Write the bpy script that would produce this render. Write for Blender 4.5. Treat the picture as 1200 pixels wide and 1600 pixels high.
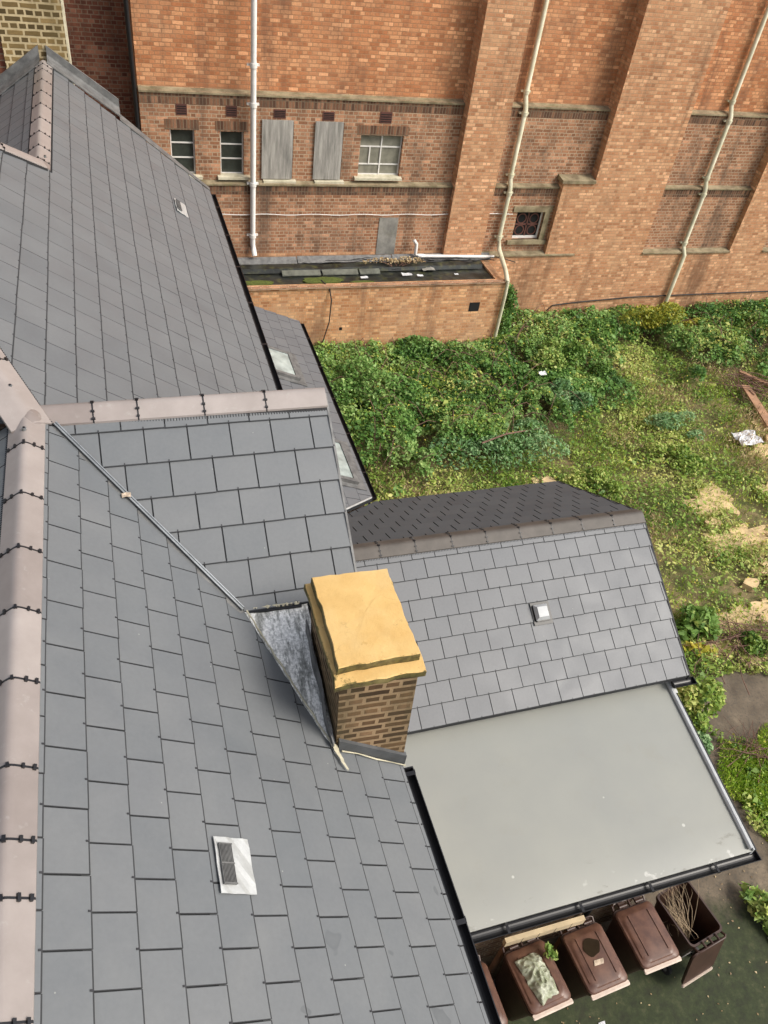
import bpy, bmesh, math, random
import numpy as np
from mathutils import Vector, Matrix, noise
random.seed(7); rng = np.random.default_rng(7)
C = bpy.context.scene.collection
S = bpy.context.scene
for o in list(bpy.data.objects): bpy.data.objects.remove(o)

# ------------------------------------------------------------------ camera, world, sun
GZ = 11.75                                   # height of the viewpoint over the yard
cd = bpy.data.cameras.new('camera'); cam = bpy.data.objects.new('camera', cd); C.objects.link(cam)
cd.sensor_fit = 'HORIZONTAL'; cd.sensor_width = 36; cd.lens = 1222.78/1200*36
cd.clip_start = .05; cd.clip_end = 500
cam.matrix_world = Matrix(((0.95168016, 0.11033562, -0.28658494, 0), (-0.28366328, 0.67335575, -0.68273507, 0),
                           (0.11764362, 0.73103905, 0.67211747, GZ), (0, 0, 0, 1)))
S.camera = cam
S.render.resolution_x = 768; S.render.resolution_y = 1024
SUN_EL = math.radians(46); SUN_AZ = math.radians(-36)      # azimuth of the direction to the sun, from +X towards +Y
sd = Vector((math.cos(SUN_EL)*math.cos(SUN_AZ), math.cos(SUN_EL)*math.sin(SUN_AZ), math.sin(SUN_EL)))
W = bpy.data.worlds.new('World'); S.world = W; W.use_nodes = True
wn = W.node_tree; sky = wn.nodes.new('ShaderNodeTexSky'); sky.sky_type = 'NISHITA'; sky.sun_disc = False
sky.sun_elevation = SUN_EL; sky.sun_rotation = math.pi/2 - SUN_AZ
sky.air_density = 1.0; sky.dust_density = 4.0; sky.ozone_density = 1.0
bgn = wn.nodes['Background']; bgn.inputs[1].default_value = 0.15
hs = wn.nodes.new('ShaderNodeHueSaturation'); hs.inputs['Saturation'].default_value = .45      # milky, hazy sky
wn.links.new(sky.outputs[0], hs.inputs['Color']); wn.links.new(hs.outputs[0], bgn.inputs[0])
sl = bpy.data.lights.new('sun', 'SUN'); sl.energy = 2.0; sl.angle = math.radians(24); sl.color = (1, .93, .82)
so = bpy.data.objects.new('sun', sl); C.objects.link(so); so.rotation_euler = sd.to_track_quat('Z', 'Y').to_euler()
so.location = (20, -20, 40)
S.view_settings.view_transform = 'Standard'; S.view_settings.look = 'None'
S.view_settings.exposure = 0.38; S.view_settings.gamma = 1.0

# ------------------------------------------------------------------ materials
def newmat(name):
    m = bpy.data.materials.new(name); m.use_nodes = True
    nt = m.node_tree; b = nt.nodes['Principled BSDF']
    return m, nt, b
def N(nt, t, **kw):
    n = nt.nodes.new(t)
    for k, v in kw.items():
        if k in n.bl_rna.properties and k not in ('inputs',): setattr(n, k, v)
        else: n.inputs[k].default_value = v
    return n
def ramp(nt, fac, stops):
    r = nt.nodes.new('ShaderNodeValToRGB'); nt.links.new(fac, r.inputs[0])
    while len(r.color_ramp.elements) < len(stops): r.color_ramp.elements.new(.5)
    for e, (p, c) in zip(r.color_ramp.elements, stops):
        e.position = p; e.color = (*c, 1) if len(c) == 3 else c
    return r
def mix(nt, fac, a, b, mode='MIX'):
    m = nt.nodes.new('ShaderNodeMix'); m.data_type = 'RGBA'; m.blend_type = mode
    for s, v in ((m.inputs[0], fac), (m.inputs[6], a), (m.inputs[7], b)):
        if hasattr(v, 'links') or isinstance(v, bpy.types.NodeSocket): nt.links.new(v, s)
        elif isinstance(v, (int, float)): s.default_value = v
        else: s.default_value = (*v, 1)
    return m.outputs[2]
def objco(nt):
    # world position, so neighbouring parts never show the same pattern
    return nt.nodes.new('ShaderNodeNewGeometry').outputs['Position']
def noi(nt, co, scale, detail=4, rough=.55, dist=0):
    n = N(nt, 'ShaderNodeTexNoise', Scale=scale, Detail=detail, Roughness=rough, Distortion=dist); nt.links.new(co, n.inputs['Vector']); return n.outputs[0]
def bump(nt, b, h, strength=.3, dist=.01):
    n = N(nt, 'ShaderNodeBump', Strength=strength, Distance=dist); nt.links.new(h, n.inputs['Height']); nt.links.new(n.outputs[0], b.inputs['Normal'])
def plain(name, col, rough=.6, var=.25, scale=6, metal=0, col2=None, bstr=.15, spec=.5, bscale=None):
    m, nt, b = newmat(name); co = objco(nt)
    f = noi(nt, co, scale, 6, .6)
    c2 = col2 or tuple(x*(1-var) for x in col)
    r = ramp(nt, f, [(.35, c2), (.65, col)])
    nt.links.new(r.outputs[0], b.inputs['Base Color']); b.inputs['Roughness'].default_value = rough
    b.inputs['Metallic'].default_value = metal; b.inputs['Specular IOR Level'].default_value = spec
    if bstr: bump(nt, b, noi(nt, co, bscale or scale*6, 4), bstr, .006)
    return m
def brick(name, ca, cb, mort, stain=(.06, .045, .035), stain_amt=.5, pale=(.5, .36, .25), pale_amt=.3, bw=.23, bh=.084, ms=.010, vert=False, dark=.78, bias=0, seed=0, streak=.75):
    m, nt, b = newmat(name); uv = nt.nodes.new('ShaderNodeUVMap').outputs[0]; co = objco(nt)
    # a little wobble so that courses are not ruled
    wob = N(nt, 'ShaderNodeTexNoise', Scale=5.0, Detail=2.0); nt.links.new(uv, wob.inputs['Vector'])
    sub = N(nt, 'ShaderNodeVectorMath', operation='SUBTRACT'); nt.links.new(wob.outputs['Color'], sub.inputs[0]); sub.inputs[1].default_value = (.5, .5, .5)
    sc = N(nt, 'ShaderNodeVectorMath', operation='SCALE'); nt.links.new(sub.outputs[0], sc.inputs[0]); sc.inputs['Scale'].default_value = .018
    ad = N(nt, 'ShaderNodeVectorMath', operation='ADD'); nt.links.new(uv, ad.inputs[0]); nt.links.new(sc.outputs[0], ad.inputs[1])
    bt = nt.nodes.new('ShaderNodeTexBrick'); nt.links.new(ad.outputs[0], bt.inputs['Vector'])
    bt.offset = 0 if vert else .5; bt.squash = 1.0 if vert else .5; bt.squash_frequency = 2
    bt.inputs['Scale'].default_value = 1; bt.inputs['Mortar Size'].default_value = ms; bt.inputs['Mortar Smooth'].default_value = .25
    bt.inputs['Bias'].default_value = bias
    bt.inputs['Brick Width'].default_value = .075 if vert else bw; bt.inputs['Row Height'].default_value = .225 if vert else bh
    bt.inputs['Color1'].default_value = (0, 0, 0, 1); bt.inputs['Color2'].default_value = (1, 1, 1, 1); bt.inputs['Mortar'].default_value = (.5, .5, .5, 1)
    mid = tuple((x+y)/2 for x, y in zip(ca, cb))
    r = ramp(nt, bt.outputs['Color'], [(0, tuple(x*dark for x in ca)), (.22, ca), (.6, mid), (.86, cb), (1, tuple(min(1, x*1.25+.02) for x in cb))])
    fine = noi(nt, co, 28, 5, .7)
    c = mix(nt, .55, r.outputs[0], ramp(nt, fine, [(.3, (.45, .45, .45)), (.7, (1.0, 1.0, 1.0))]).outputs[0], 'MULTIPLY')
    mm = mix(nt, bt.outputs['Fac'], c, mort)
    big = noi(nt, co, .7+seed*.13, 6, .62, .6)
    pm = ramp(nt, big, [(.5, (0, 0, 0)), (.75, (pale_amt,)*3)])
    mm = mix(nt, pm.outputs[0], mm, pale)
    med = noi(nt, co, 1.6+seed*.2, 7, .7, .3)
    sm = ramp(nt, med, [(.48, (0, 0, 0)), (.72, (stain_amt,)*3)])
    mm = mix(nt, sm.outputs[0], mm, stain)
    mp = N(nt, 'ShaderNodeMapping'); mp.inputs['Scale'].default_value = (1.5, 1.5, .16); nt.links.new(co, mp.inputs[0])
    stk = ramp(nt, noi(nt, mp.outputs[0], 1.0, 6, .68, .2), [(.52, (0, 0, 0)), (.7, (streak,)*3)])
    mm = mix(nt, stk.outputs[0], mm, stain)
    nt.links.new(mm, b.inputs['Base Color']); b.inputs['Roughness'].default_value = .92; b.inputs['Specular IOR Level'].default_value = .25
    inv = N(nt, 'ShaderNodeMath', operation='SUBTRACT'); inv.inputs[0].default_value = 1; nt.links.new(bt.outputs['Fac'], inv.inputs[1])
    add = N(nt, 'ShaderNodeMath', operation='MULTIPLY_ADD'); nt.links.new(fine, add.inputs[0]); add.inputs[1].default_value = .6; nt.links.new(inv.outputs[0], add.inputs[2])
    bump(nt, b, add.outputs[0], .7, .008)
    return m
def slate_mat(name, base, warm, amt=.5, rough=.5, stain=.45, lo=.60):
    m, nt, b = newmat(name); co = objco(nt)
    at = N(nt, 'ShaderNodeAttribute', attribute_name='tint')
    c = mix(nt, at.outputs['Fac'], base, warm)
    n1 = noi(nt, co, 2.2, 6, .6, .4)
    c = mix(nt, .6, c, ramp(nt, n1, [(.3, (.82, .84, .86)), (.7, (1.08, 1.07, 1.05))]).outputs[0], 'MULTIPLY')
    n2 = noi(nt, co, 40, 4, .6)
    c = mix(nt, .25, c, ramp(nt, n2, [(.3, (.8, .8, .8)), (.7, (1.12, 1.12, 1.12))]).outputs[0], 'MULTIPLY')
    # old damp marks with a crisp tide line
    n3 = noi(nt, co, 2.6, 3, .5, .2)
    st = ramp(nt, n3, [(lo, (0, 0, 0)), (lo+.008, (stain,)*3), (lo+.03, (stain*.6,)*3), (1, (stain*.5,)*3)])
    sx = nt.nodes.new('ShaderNodeSeparateXYZ'); nt.links.new(co, sx.inputs[0])
    ms_ = N(nt, 'ShaderNodeMath', operation='MULTIPLY_ADD'); nt.links.new(sx.outputs[1], ms_.inputs[0]); ms_.inputs[1].default_value = -.9; nt.links.new(sx.outputs[0], ms_.inputs[2])
    mk = N(nt, 'ShaderNodeMapRange'); nt.links.new(ms_.outputs[0], mk.inputs[0]); mk.inputs[1].default_value = -.9; mk.inputs[2].default_value = -.4   # damp collects low on the near eave
    mq = N(nt, 'ShaderNodeMath', operation='MULTIPLY'); nt.links.new(st.outputs[0], mq.inputs[0]); nt.links.new(mk.outputs[0], mq.inputs[1])
    c = mix(nt, mq.outputs[0], c, tuple(x*.5 for x in base))
    # lichen / bird specks
    v = N(nt, 'ShaderNodeTexVoronoi', Scale=7.0); nt.links.new(co, v.inputs['Vector'])
    sp = ramp(nt, v.outputs['Distance'], [(.022, (.5, .5, .5)), (.035, (0, 0, 0))])
    c = mix(nt, sp.outputs[0], c, (.42, .42, .38))
    nt.links.new(c, b.inputs['Base Color'])
    rr = ramp(nt, n1, [(.3, (rough-.08,)*3), (.7, (rough+.1,)*3)]); nt.links.new(rr.outputs[0], b.inputs['Roughness'])
    bump(nt, b, noi(nt, co, 22, 5, .6), .12, .006)
    return m
M = {}
M['slate'] = slate_mat('slate_blue_grey', (.136, .146, .154), (.158, .165, .171), stain=.5, lo=.665)
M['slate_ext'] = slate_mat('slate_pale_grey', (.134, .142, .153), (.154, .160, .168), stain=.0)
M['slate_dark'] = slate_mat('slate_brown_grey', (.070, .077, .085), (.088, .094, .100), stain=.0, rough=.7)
M['slate_edge_shade'] = plain('slate_edge_and_shadow', (.038, .040, .043), .85, .3)  # cut edges, plus the shadow and dirt lines painted along tails and joints
M['underlay'] = plain('roof_underlay', (.022, .024, .027), .9, .3)
def ridge_mat():
    m, nt, b = newmat('ridge_tile_taupe'); co = objco(nt); at = N(nt, 'ShaderNodeAttribute', attribute_name='tint')
    c = mix(nt, at.outputs['Fac'], (.235, .200, .185), (.345, .305, .285))
    c = mix(nt, .7, c, ramp(nt, noi(nt, co, 4, 6, .65), [(.3, (.80, .79, .78)), (.7, (1.1, 1.1, 1.1))]).outputs[0], 'MULTIPLY')
    c = mix(nt, ramp(nt, noi(nt, co, 13, 5, .7), [(.60, (0, 0, 0)), (.72, (.35, .35, .35))]).outputs[0], c, (.42, .41, .38))
    nt.links.new(c, b.inputs['Base Color']); b.inputs['Roughness'].default_value = .36; bump(nt, b, noi(nt, co, 26, 4), .1, .004); return m
M['ridge'] = ridge_mat()
M['ridge_dark'] = plain('ridge_tile_brown', (.105, .092, .080), .6, .3, 4)
M['black'] = plain('black_plastic', (.012, .012, .014), .38, .3, 8, bstr=.03)
M['blackm'] = plain('black_rubber', (.02, .02, .022), .7, .3)
M['steel'] = plain('galvanised_metal', (.36, .38, .39), .35, .3, 8, metal=.7, bstr=.05)
M['lead'] = plain('weathered_lead', (.20, .20, .195), .6, .4, 9, metal=.2, col2=(.11, .11, .108))
M['lead_white'] = plain('lead_with_white_bloom', (.78, .78, .74), .8, .5, 5, col2=(.25, .255, .24), bstr=.5)
def apron_mat():
    m, nt, b = newmat('old_lead_with_white_streaks'); co = objco(nt); mp = N(nt, 'ShaderNodeMapping'); mp.inputs['Rotation'].default_value = (0, 0, -.35); mp.inputs['Scale'].default_value = (14, 3.0, 3.0); nt.links.new(co, mp.inputs[0])
    a = noi(nt, mp.outputs[0], 1.5, 7, .75, .3); c = ramp(nt, a, [(.34, (.20, .205, .19)), (.47, (.50, .50, .47)), (.53, (1.0, .99, .95))]).outputs[0]
    d = ramp(nt, noi(nt, co, 45, 4, .7), [(.4, (.5, .5, .5)), (.6, (1, 1, 1))]); c = mix(nt, .8, c, d.outputs[0], 'MULTIPLY')
    nt.links.new(c, b.inputs['Base Color']); b.inputs['Roughness'].default_value = .8; bump(nt, b, noi(nt, co, 30, 5, .7), .5, .006); return m
M['apron'] = apron_mat()
M['cowl'] = plain('grey_vent_cowl', (.46, .48, .49), .5, .15)
M['lead_dark'] = plain('dark_lead', (.10, .105, .11), .6, .3, 9, metal=.1)
M['leadclean'] = plain('new_lead', (.55, .56, .55), .45, .2, 12, metal=.3, bstr=.3)
M['brick_main'] = brick('brick_orange', (.56, .225, .10), (.76, .375, .185), (.40, .21, .11), stain_amt=.38, stain=(.12, .065, .045), pale=(.56, .35, .21), pale_amt=.35)
M['brick_mid'] = brick('brick_brown_soot', (.37, .175, .095), (.56, .29, .165), (.46, .35, .24), stain_amt=.55, stain=(.085, .06, .045), pale_amt=.15, seed=1)
M['brick_pier'] = brick('brick_pier_light', (.58, .275, .14), (.78, .44, .245), (.46, .29, .17), stain_amt=.3, stain=(.16, .085, .05), pale=(.60, .38, .22), pale_amt=.45, seed=2)
M['brick_low'] = brick('brick_pale_flush', (.60, .28, .13), (.80, .45, .23), (.52, .32, .18), stain_amt=.2, stain=(.2, .12, .08), pale=(.62, .43, .28), pale_amt=.5, seed=3)
M['brick_dark'] = brick('brick_deep_red', (.20, .065, .04), (.32, .13, .075), (.27, .19, .13), stain_amt=.5, stain=(.07, .035, .025), pale_amt=.08, seed=4)
M['brick_yellow'] = brick('brick_yellow_stock', (.13, .085, .035), (.30, .20, .08), (.56, .45, .27), stain_amt=.35, stain=(.10, .075, .03), pale_amt=.05, pale=(.62, .48, .24), ms=.016, dark=.45)
M['brick_stack'] = brick('brick_chimney_brown', (.075, .042, .022), (.20, .115, .055), (.34, .235, .135), stain_amt=.45, stain=(.07, .06, .03), pale_amt=.15, pale=(.4, .26, .15), ms=.014, bw=.215, bh=.066)
M['brick_wall'] = brick('brick_house_brown', (.20, .115, .07), (.34, .21, .13), (.34, .28, .2), stain_amt=.4, pale_amt=.15)
M['soldier'] = brick('brick_soldier_sooty', (.14, .07, .045), (.30, .15, .085), (.2, .15, .10), stain_amt=.55, pale_amt=.05, vert=True)
def stone_mat(name, col, dirt, green=.3):
    m, nt, b = newmat(name); co = objco(nt)
    f = noi(nt, co, 3, 7, .65); c = ramp(nt, f, [(.35, dirt), (.62, col)]).outputs[0]
    g = ramp(nt, noi(nt, co, 5.5, 5, .6), [(.52, (0, 0, 0)), (.7, (green,)*3)])
    c = mix(nt, g.outputs[0], c, (.13, .13, .045)); nt.links.new(c, b.inputs['Base Color']); b.inputs['Roughness'].default_value = .9
    bump(nt, b, noi(nt, co, 30, 5), .4, .01); return m
M['stone'] = stone_mat('sandstone_ledge', (.32, .265, .165), (.14, .105, .06), .45)
M['sill'] = stone_mat('painted_stone_sill', (.62, .58, .44), (.40, .36, .25), .25)
M['cement'] = stone_mat('grey_cement', (.30, .29, .26), (.17, .165, .15), .2)
M['white'] = plain('white_paint', (.78, .76, .72), .45, .12, 6, bstr=.05)
M['cream'] = plain('cream_paint_pipe', (.70, .66, .50), .5, .3, 3, col2=(.52, .50, .34), bstr=.1)
M['greenpipe'] = plain('pale_green_pipe', (.50, .56, .46), .5, .3, 3, col2=(.36, .40, .30), bstr=.1)
M['copper'] = plain('copper_rivet', (.06, .06, .065), .5, .3, metal=.5)
def board_mat():
    m, nt, b = newmat('weathered_plywood'); co = objco(nt); mp = N(nt, 'ShaderNodeMapping'); mp.inputs['Scale'].default_value = (9, 9, .9); nt.links.new(co, mp.inputs[0])
    c = ramp(nt, noi(nt, mp.outputs[0], 1.6, 6, .65), [(.3, (.17, .165, .15)), (.5, (.30, .285, .26)), (.7, (.46, .44, .40))]).outputs[0]
    nt.links.new(c, b.inputs['Base Color']); b.inputs['Roughness'].default_value = .85; return m
M['board'] = board_mat()
M['terracotta'] = plain('terracotta', (.13, .05, .038), .85, .4)
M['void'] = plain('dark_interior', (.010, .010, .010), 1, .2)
M['felt'] = stone_mat('roofing_felt', (.036, .040, .036), (.012, .013, .011), .5)
M['felt'].node_tree.nodes['Principled BSDF'].inputs['Roughness'].default_value = .35
M['oldglass'] = plain('algae_grey_sheet', (.16, .17, .14), .5, .5, 5)
M['wood'] = plain('weathered_timber', (.42, .24, .14), .8, .35, 4, col2=(.26, .15, .09), bstr=.3)
M['plank'] = plain('pale_timber', (.58, .47, .30), .8, .25, 4, bstr=.3)
def glass_mat(name, col, rough=.08):
    m, nt, b = newmat(name); co = objco(nt)
    r = ramp(nt, noi(nt, co, 5, 4), [(.3, tuple(x*.55 for x in col)), (.7, col)]); nt.links.new(r.outputs[0], b.inputs['Base Color'])
    b.inputs['Roughness'].default_value = rough; b.inputs['Specular IOR Level'].default_value = .6; return m
M['glass'] = glass_mat('dirty_dark_glass', (.06, .07, .06), .22)
M['glass_pale'] = glass_mat('obscure_pale_glass', (.28, .27, .22), .3)
M['skyglass'] = glass_mat('skylight_glass', (.45, .52, .50), .12)
def grp_mat():
    m, nt, b = newmat('grey_fibreglass_roof'); co = objco(nt)
    c = ramp(nt, noi(nt, co, .9, 5, .6), [(.3, (.258, .266, .248)), (.7, (.292, .297, .268))]).outputs[0]
    v = N(nt, 'ShaderNodeTexVoronoi', Scale=1.7); nt.links.new(co, v.inputs['Vector'])
    c = mix(nt, ramp(nt, v.outputs['Distance'], [(.028, (.6, .6, .6)), (.035, (0, 0, 0))]).outputs[0], c, (.6, .6, .56))
    s = ramp(nt, noi(nt, co, 3.2, 6, .65), [(.58, (0, 0, 0)), (.75, (.30, .30, .30))]); c = mix(nt, s.outputs[0], c, (.25, .245, .205))
    # wear where water stands behind the front drip: pale scuffs and a dirty tide
    sx = nt.nodes.new('ShaderNodeSeparateXYZ'); nt.links.new(co, sx.inputs[0])
    r1 = ramp(nt, sx.outputs[1], [(0, (1, 1, 1)), (1, (0, 0, 0))]); mr = N(nt, 'ShaderNodeMapRange'); nt.links.new(sx.outputs[1], mr.inputs[0]); mr.inputs[1].default_value = 2.46; mr.inputs[2].default_value = 2.34
    n5 = ramp(nt, noi(nt, co, 4.2, 5, .6, .3), [(.63, (0, 0, 0)), (.67, (.7, .7, .7))]); k = mix(nt, 1.0, n5.outputs[0], mr.outputs[0], 'MULTIPLY'); c = mix(nt, k, c, (.50, .50, .47))
    mr2 = N(nt, 'ShaderNodeMapRange'); nt.links.new(sx.outputs[1], mr2.inputs[0]); mr2.inputs[1].default_value = 2.62; mr2.inputs[2].default_value = 2.40
    mp = N(nt, 'ShaderNodeMapping'); mp.inputs['Location'].default_value = (3.3, 1.2, 0); mp.inputs['Scale'].default_value = (1, 2.2, 1); nt.links.new(co, mp.inputs[0])
    n6 = ramp(nt, noi(nt, mp.outputs[0], 2.4, 7, .7), [(.60, (0, 0, 0)), (.68, (.75, .75, .75))]); k = mix(nt, 1.0, n6.outputs[0], mr2.outputs[0], 'MULTIPLY'); c = mix(nt, k, c, (.13, .125, .10))
    nt.links.new(c, b.inputs['Base Color']); b.inputs['Roughness'].default_value = .42; bump(nt, b, noi(nt, co, 3.5, 3), .12, .02); return m
M['grp'] = grp_mat()
def cap_mat():
    m, nt, b = newmat('ochre_cement_cap'); co = objco(nt)
    c = ramp(nt, noi(nt, co, 5, 5, .6), [(.3, (.56, .35, .12)), (.7, (.66, .44, .17))]).outputs[0]
    g = ramp(nt, noi(nt, co, 8, 7, .7, .5), [(.57, (0, 0, 0)), (.66, (.75, .75, .75))]); 
    at = N(nt, 'ShaderNodeAttribute', attribute_name='tint'); 
    mu = N(nt, 'ShaderNodeMath', operation='MULTIPLY_ADD'); nt.links.new(at.outputs['Fac'], mu.inputs[0]); mu.inputs[1].default_value = .24
    nt.links.new(noi(nt, co, 9, 7, .72, .5), mu.inputs[2])
    g2 = ramp(nt, mu.outputs[0], [(.66, (0, 0, 0)), (.74, (.92, .92, .92))])
    mc = ramp(nt, noi(nt, co, 30, 4), [(.35, (.028, .028, .007)), (.6, (.10, .095, .022))])
    c = mix(nt, g2.outputs[0], c, mc.outputs[0])
    cr = N(nt, 'ShaderNodeTexVoronoi', Scale=2.6, feature='DISTANCE_TO_EDGE'); nd = N(nt, 'ShaderNodeTexNoise', Scale=6.0, Detail=5.0); nt.links.new(co, nd.inputs['Vector'])
    vm = N(nt, 'ShaderNodeVectorMath', operation='MULTIPLY_ADD'); nt.links.new(nd.outputs['Color'], vm.inputs[0]); vm.inputs[1].default_value = (.35, .35, .35); nt.links.new(co, vm.inputs[2]); nt.links.new(vm.outputs[0], cr.inputs['Vector'])
    ck = ramp(nt, cr.outputs['Distance'], [(0, (.55, .55, .55)), (.012, (0, 0, 0))]); cm = mix(nt, 1.0, ck.outputs[0], ramp(nt, noi(nt, co, 3, 3), [(.5, (0, 0, 0)), (.6, (1, 1, 1))]).outputs[0], 'MULTIPLY')
    c = mix(nt, cm, c, (.22, .14, .05))
    c = mix(nt, ramp(nt, noi(nt, co, 2.2, 5, .6), [(.45, (0, 0, 0)), (.7, (.5, .5, .5))]).outputs[0], c, (.66, .50, .25))
    k = ramp(nt, noi(nt, co, 11, 5, .7), [(.66, (0, 0, 0)), (.72, (.45, .45, .45))]); c = mix(nt, k.outputs[0], c, (.42, .25, .07))
    nt.links.new(c, b.inputs['Base Color']); b.inputs['Roughness'].default_value = .85; bump(nt, b, noi(nt, co, 12, 7, .7), .6, .012); return m
M['cap'] = cap_mat()
M['moss'] = plain('moss', (.11, .14, .022), .95, .5, 20, bstr=.8)
M['binp'] = plain('brown_bin_plastic', (.145, .072, .047), .40, .25, 7, bstr=.08, col2=(.085, .04, .028))
M['bin_dark'] = plain('brown_bin_body', (.055, .027, .019), .45, .3, 5, bstr=.05)
M['bin_pale'] = plain('pale_bin_lip', (.66, .54, .45), .45, .2, 8, bstr=.05)  # lip much paler than the lid
M['puddle'] = plain('dirty_puddle', (.030, .021, .013), .05, .2, bstr=0)
M['leaf_litter'] = plain('pale_dead_leaf', (.62, .50, .38), .8, .3)
M['sandy'] = plain('pale_sand', (.74, .56, .31), .95, .3, 3, col2=(.46, .34, .19), bstr=.5)
M['plastic_white'] = plain('white_plastic', (.74, .76, .78), .4, .3, 9)
def bag_mat():
    m, nt, b = newmat('clear_plastic_bag'); co = objco(nt)
    c = ramp(nt, noi(nt, co, 7, 4, .6, 1), [(.35, (.34, .37, .24)), (.7, (.66, .68, .56))]).outputs[0]
    b.inputs['Transmission Weight'].default_value = .3; b.inputs['IOR'].default_value = 1.25
    nt.links.new(c, b.inputs['Base Color']); b.inputs['Roughness'].default_value = .15; b.inputs['Specular IOR Level'].default_value = .8
    bump(nt, b, noi(nt, co, 30, 4, .6, 1.2), .4, .01); return m
M['bag'] = bag_mat()
def leaf_mat(name, dark, mid, light, trans=.25):
    m, nt, b = newmat(name); at = N(nt, 'ShaderNodeAttribute', attribute_name='tint')
    r = ramp(nt, at.outputs['Fac'], [(0, dark), (.5, mid), (1, light)])
    nt.links.new(r.outputs[0], b.inputs['Base Color']); b.inputs['Roughness'].default_value = .5; b.inputs['Specular IOR Level'].default_value = .3
    tr = nt.nodes.new('ShaderNodeBsdfTranslucent'); nt.links.new(r.outputs[0], tr.inputs[0])
    ms = nt.nodes.new('ShaderNodeMixShader'); ms.inputs[0].default_value = trans
    nt.links.new(b.outputs[0], ms.inputs[1]); nt.links.new(tr.outputs[0], ms.inputs[2]); nt.links.new(ms.outputs[0], nt.nodes['Material Output'].inputs[0]); return m
M['leaf_ivy'] = leaf_mat('ivy_leaf', (.045, .12, .025), (.14, .29, .06), (.36, .50, .17))
M['leaf_mixed'] = leaf_mat('weed_leaf', (.08, .17, .025), (.26, .38, .065), (.60, .60, .20))
M['leaf_blue'] = leaf_mat('blue_green_leaf', (.08, .18, .07), (.18, .34, .13), (.38, .52, .26))
M['leaf_yellow'] = leaf_mat('yellow_leaf', (.16, .22, .03), (.44, .42, .05), (.76, .64, .12))
M['leaf_bright'] = leaf_mat('bright_leaf', (.08, .17, .03), (.20, .34, .07), (.48, .52, .16))
M['leaf_dry'] = leaf_mat('dry_stalk', (.26, .17, .09), (.48, .36, .20), (.68, .55, .32))
M['grass'] = leaf_mat('grass_blade', (.16, .32, .03), (.36, .52, .06), (.64, .68, .15))
M['twig'] = plain('dead_twig', (.20, .11, .08), .8, .4, 6)
M['twig_pale'] = plain('pale_twig', (.40, .30, .19), .8, .3, 6)
def ground_mat():
    m, nt, b = newmat('soil_and_moss'); co = objco(nt)
    c = ramp(nt, noi(nt, co, 1.3, 7, .65), [(.3, (.09, .08, .035)), (.48, (.17, .145, .06)), (.62, (.28, .21, .11)), (.75, (.40, .30, .17))]).outputs[0]
    g = ramp(nt, noi(nt, co, 3.1, 6, .6), [(.45, (0, 0, 0)), (.62, (.8, .8, .8))]); c = mix(nt, g.outputs[0], c, (.075, .10, .022))
    nt.links.new(c, b.inputs['Base Color']); b.inputs['Roughness'].default_value = .95; bump(nt, b, noi(nt, co, 18, 6, .7), .8, .04); return m
M['ground'] = ground_mat()
def conc_mat():
    m, nt, b = newmat('mossy_concrete'); co = objco(nt)
    c = ramp(nt, noi(nt, co, 1.7, 7, .65), [(.3, (.075, .058, .040)), (.55, (.145, .115, .08)), (.72, (.24, .19, .13))]).outputs[0]
    c = mix(nt, ramp(nt, noi(nt, co, 26, 4), [(.35, (.5, .5, .5)), (.5, (0, 0, 0))]).outputs[0], c, (.06, .055, .045))
    sx = nt.nodes.new('ShaderNodeSeparateXYZ'); nt.links.new(co, sx.inputs[0])
    # moss lies on the low side of the yard (a patch with its own ragged edge)
    mr = N(nt, 'ShaderNodeMapRange'); nt.links.new(sx.outputs[1], mr.inputs[0]); mr.inputs[1].default_value = 3.1; mr.inputs[2].default_value = 1.7
    ad = N(nt, 'ShaderNodeMath', operation='ADD'); nt.links.new(mr.outputs[0], ad.inputs[0]); nt.links.new(noi(nt, co, 2.4, 7, .7), ad.inputs[1])
    g = ramp(nt, ad.outputs[0], [(.72, (0, 0, 0)), (1.05, (.92, .92, .92))]); c = mix(nt, g.outputs[0], c, ramp(nt, noi(nt, co, 9, 6, .7), [(.35, (.010, .017, .004)), (.55, (.022, .036, .008)), (.72, (.06, .065, .028))]).outputs[0])
    nt.links.new(c, b.inputs['Base Color']); b.inputs['Roughness'].default_value = .85; bump(nt, b, noi(nt, co, 14, 6, .65), .4, .02); return m
M['concrete'] = conc_mat()

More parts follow.
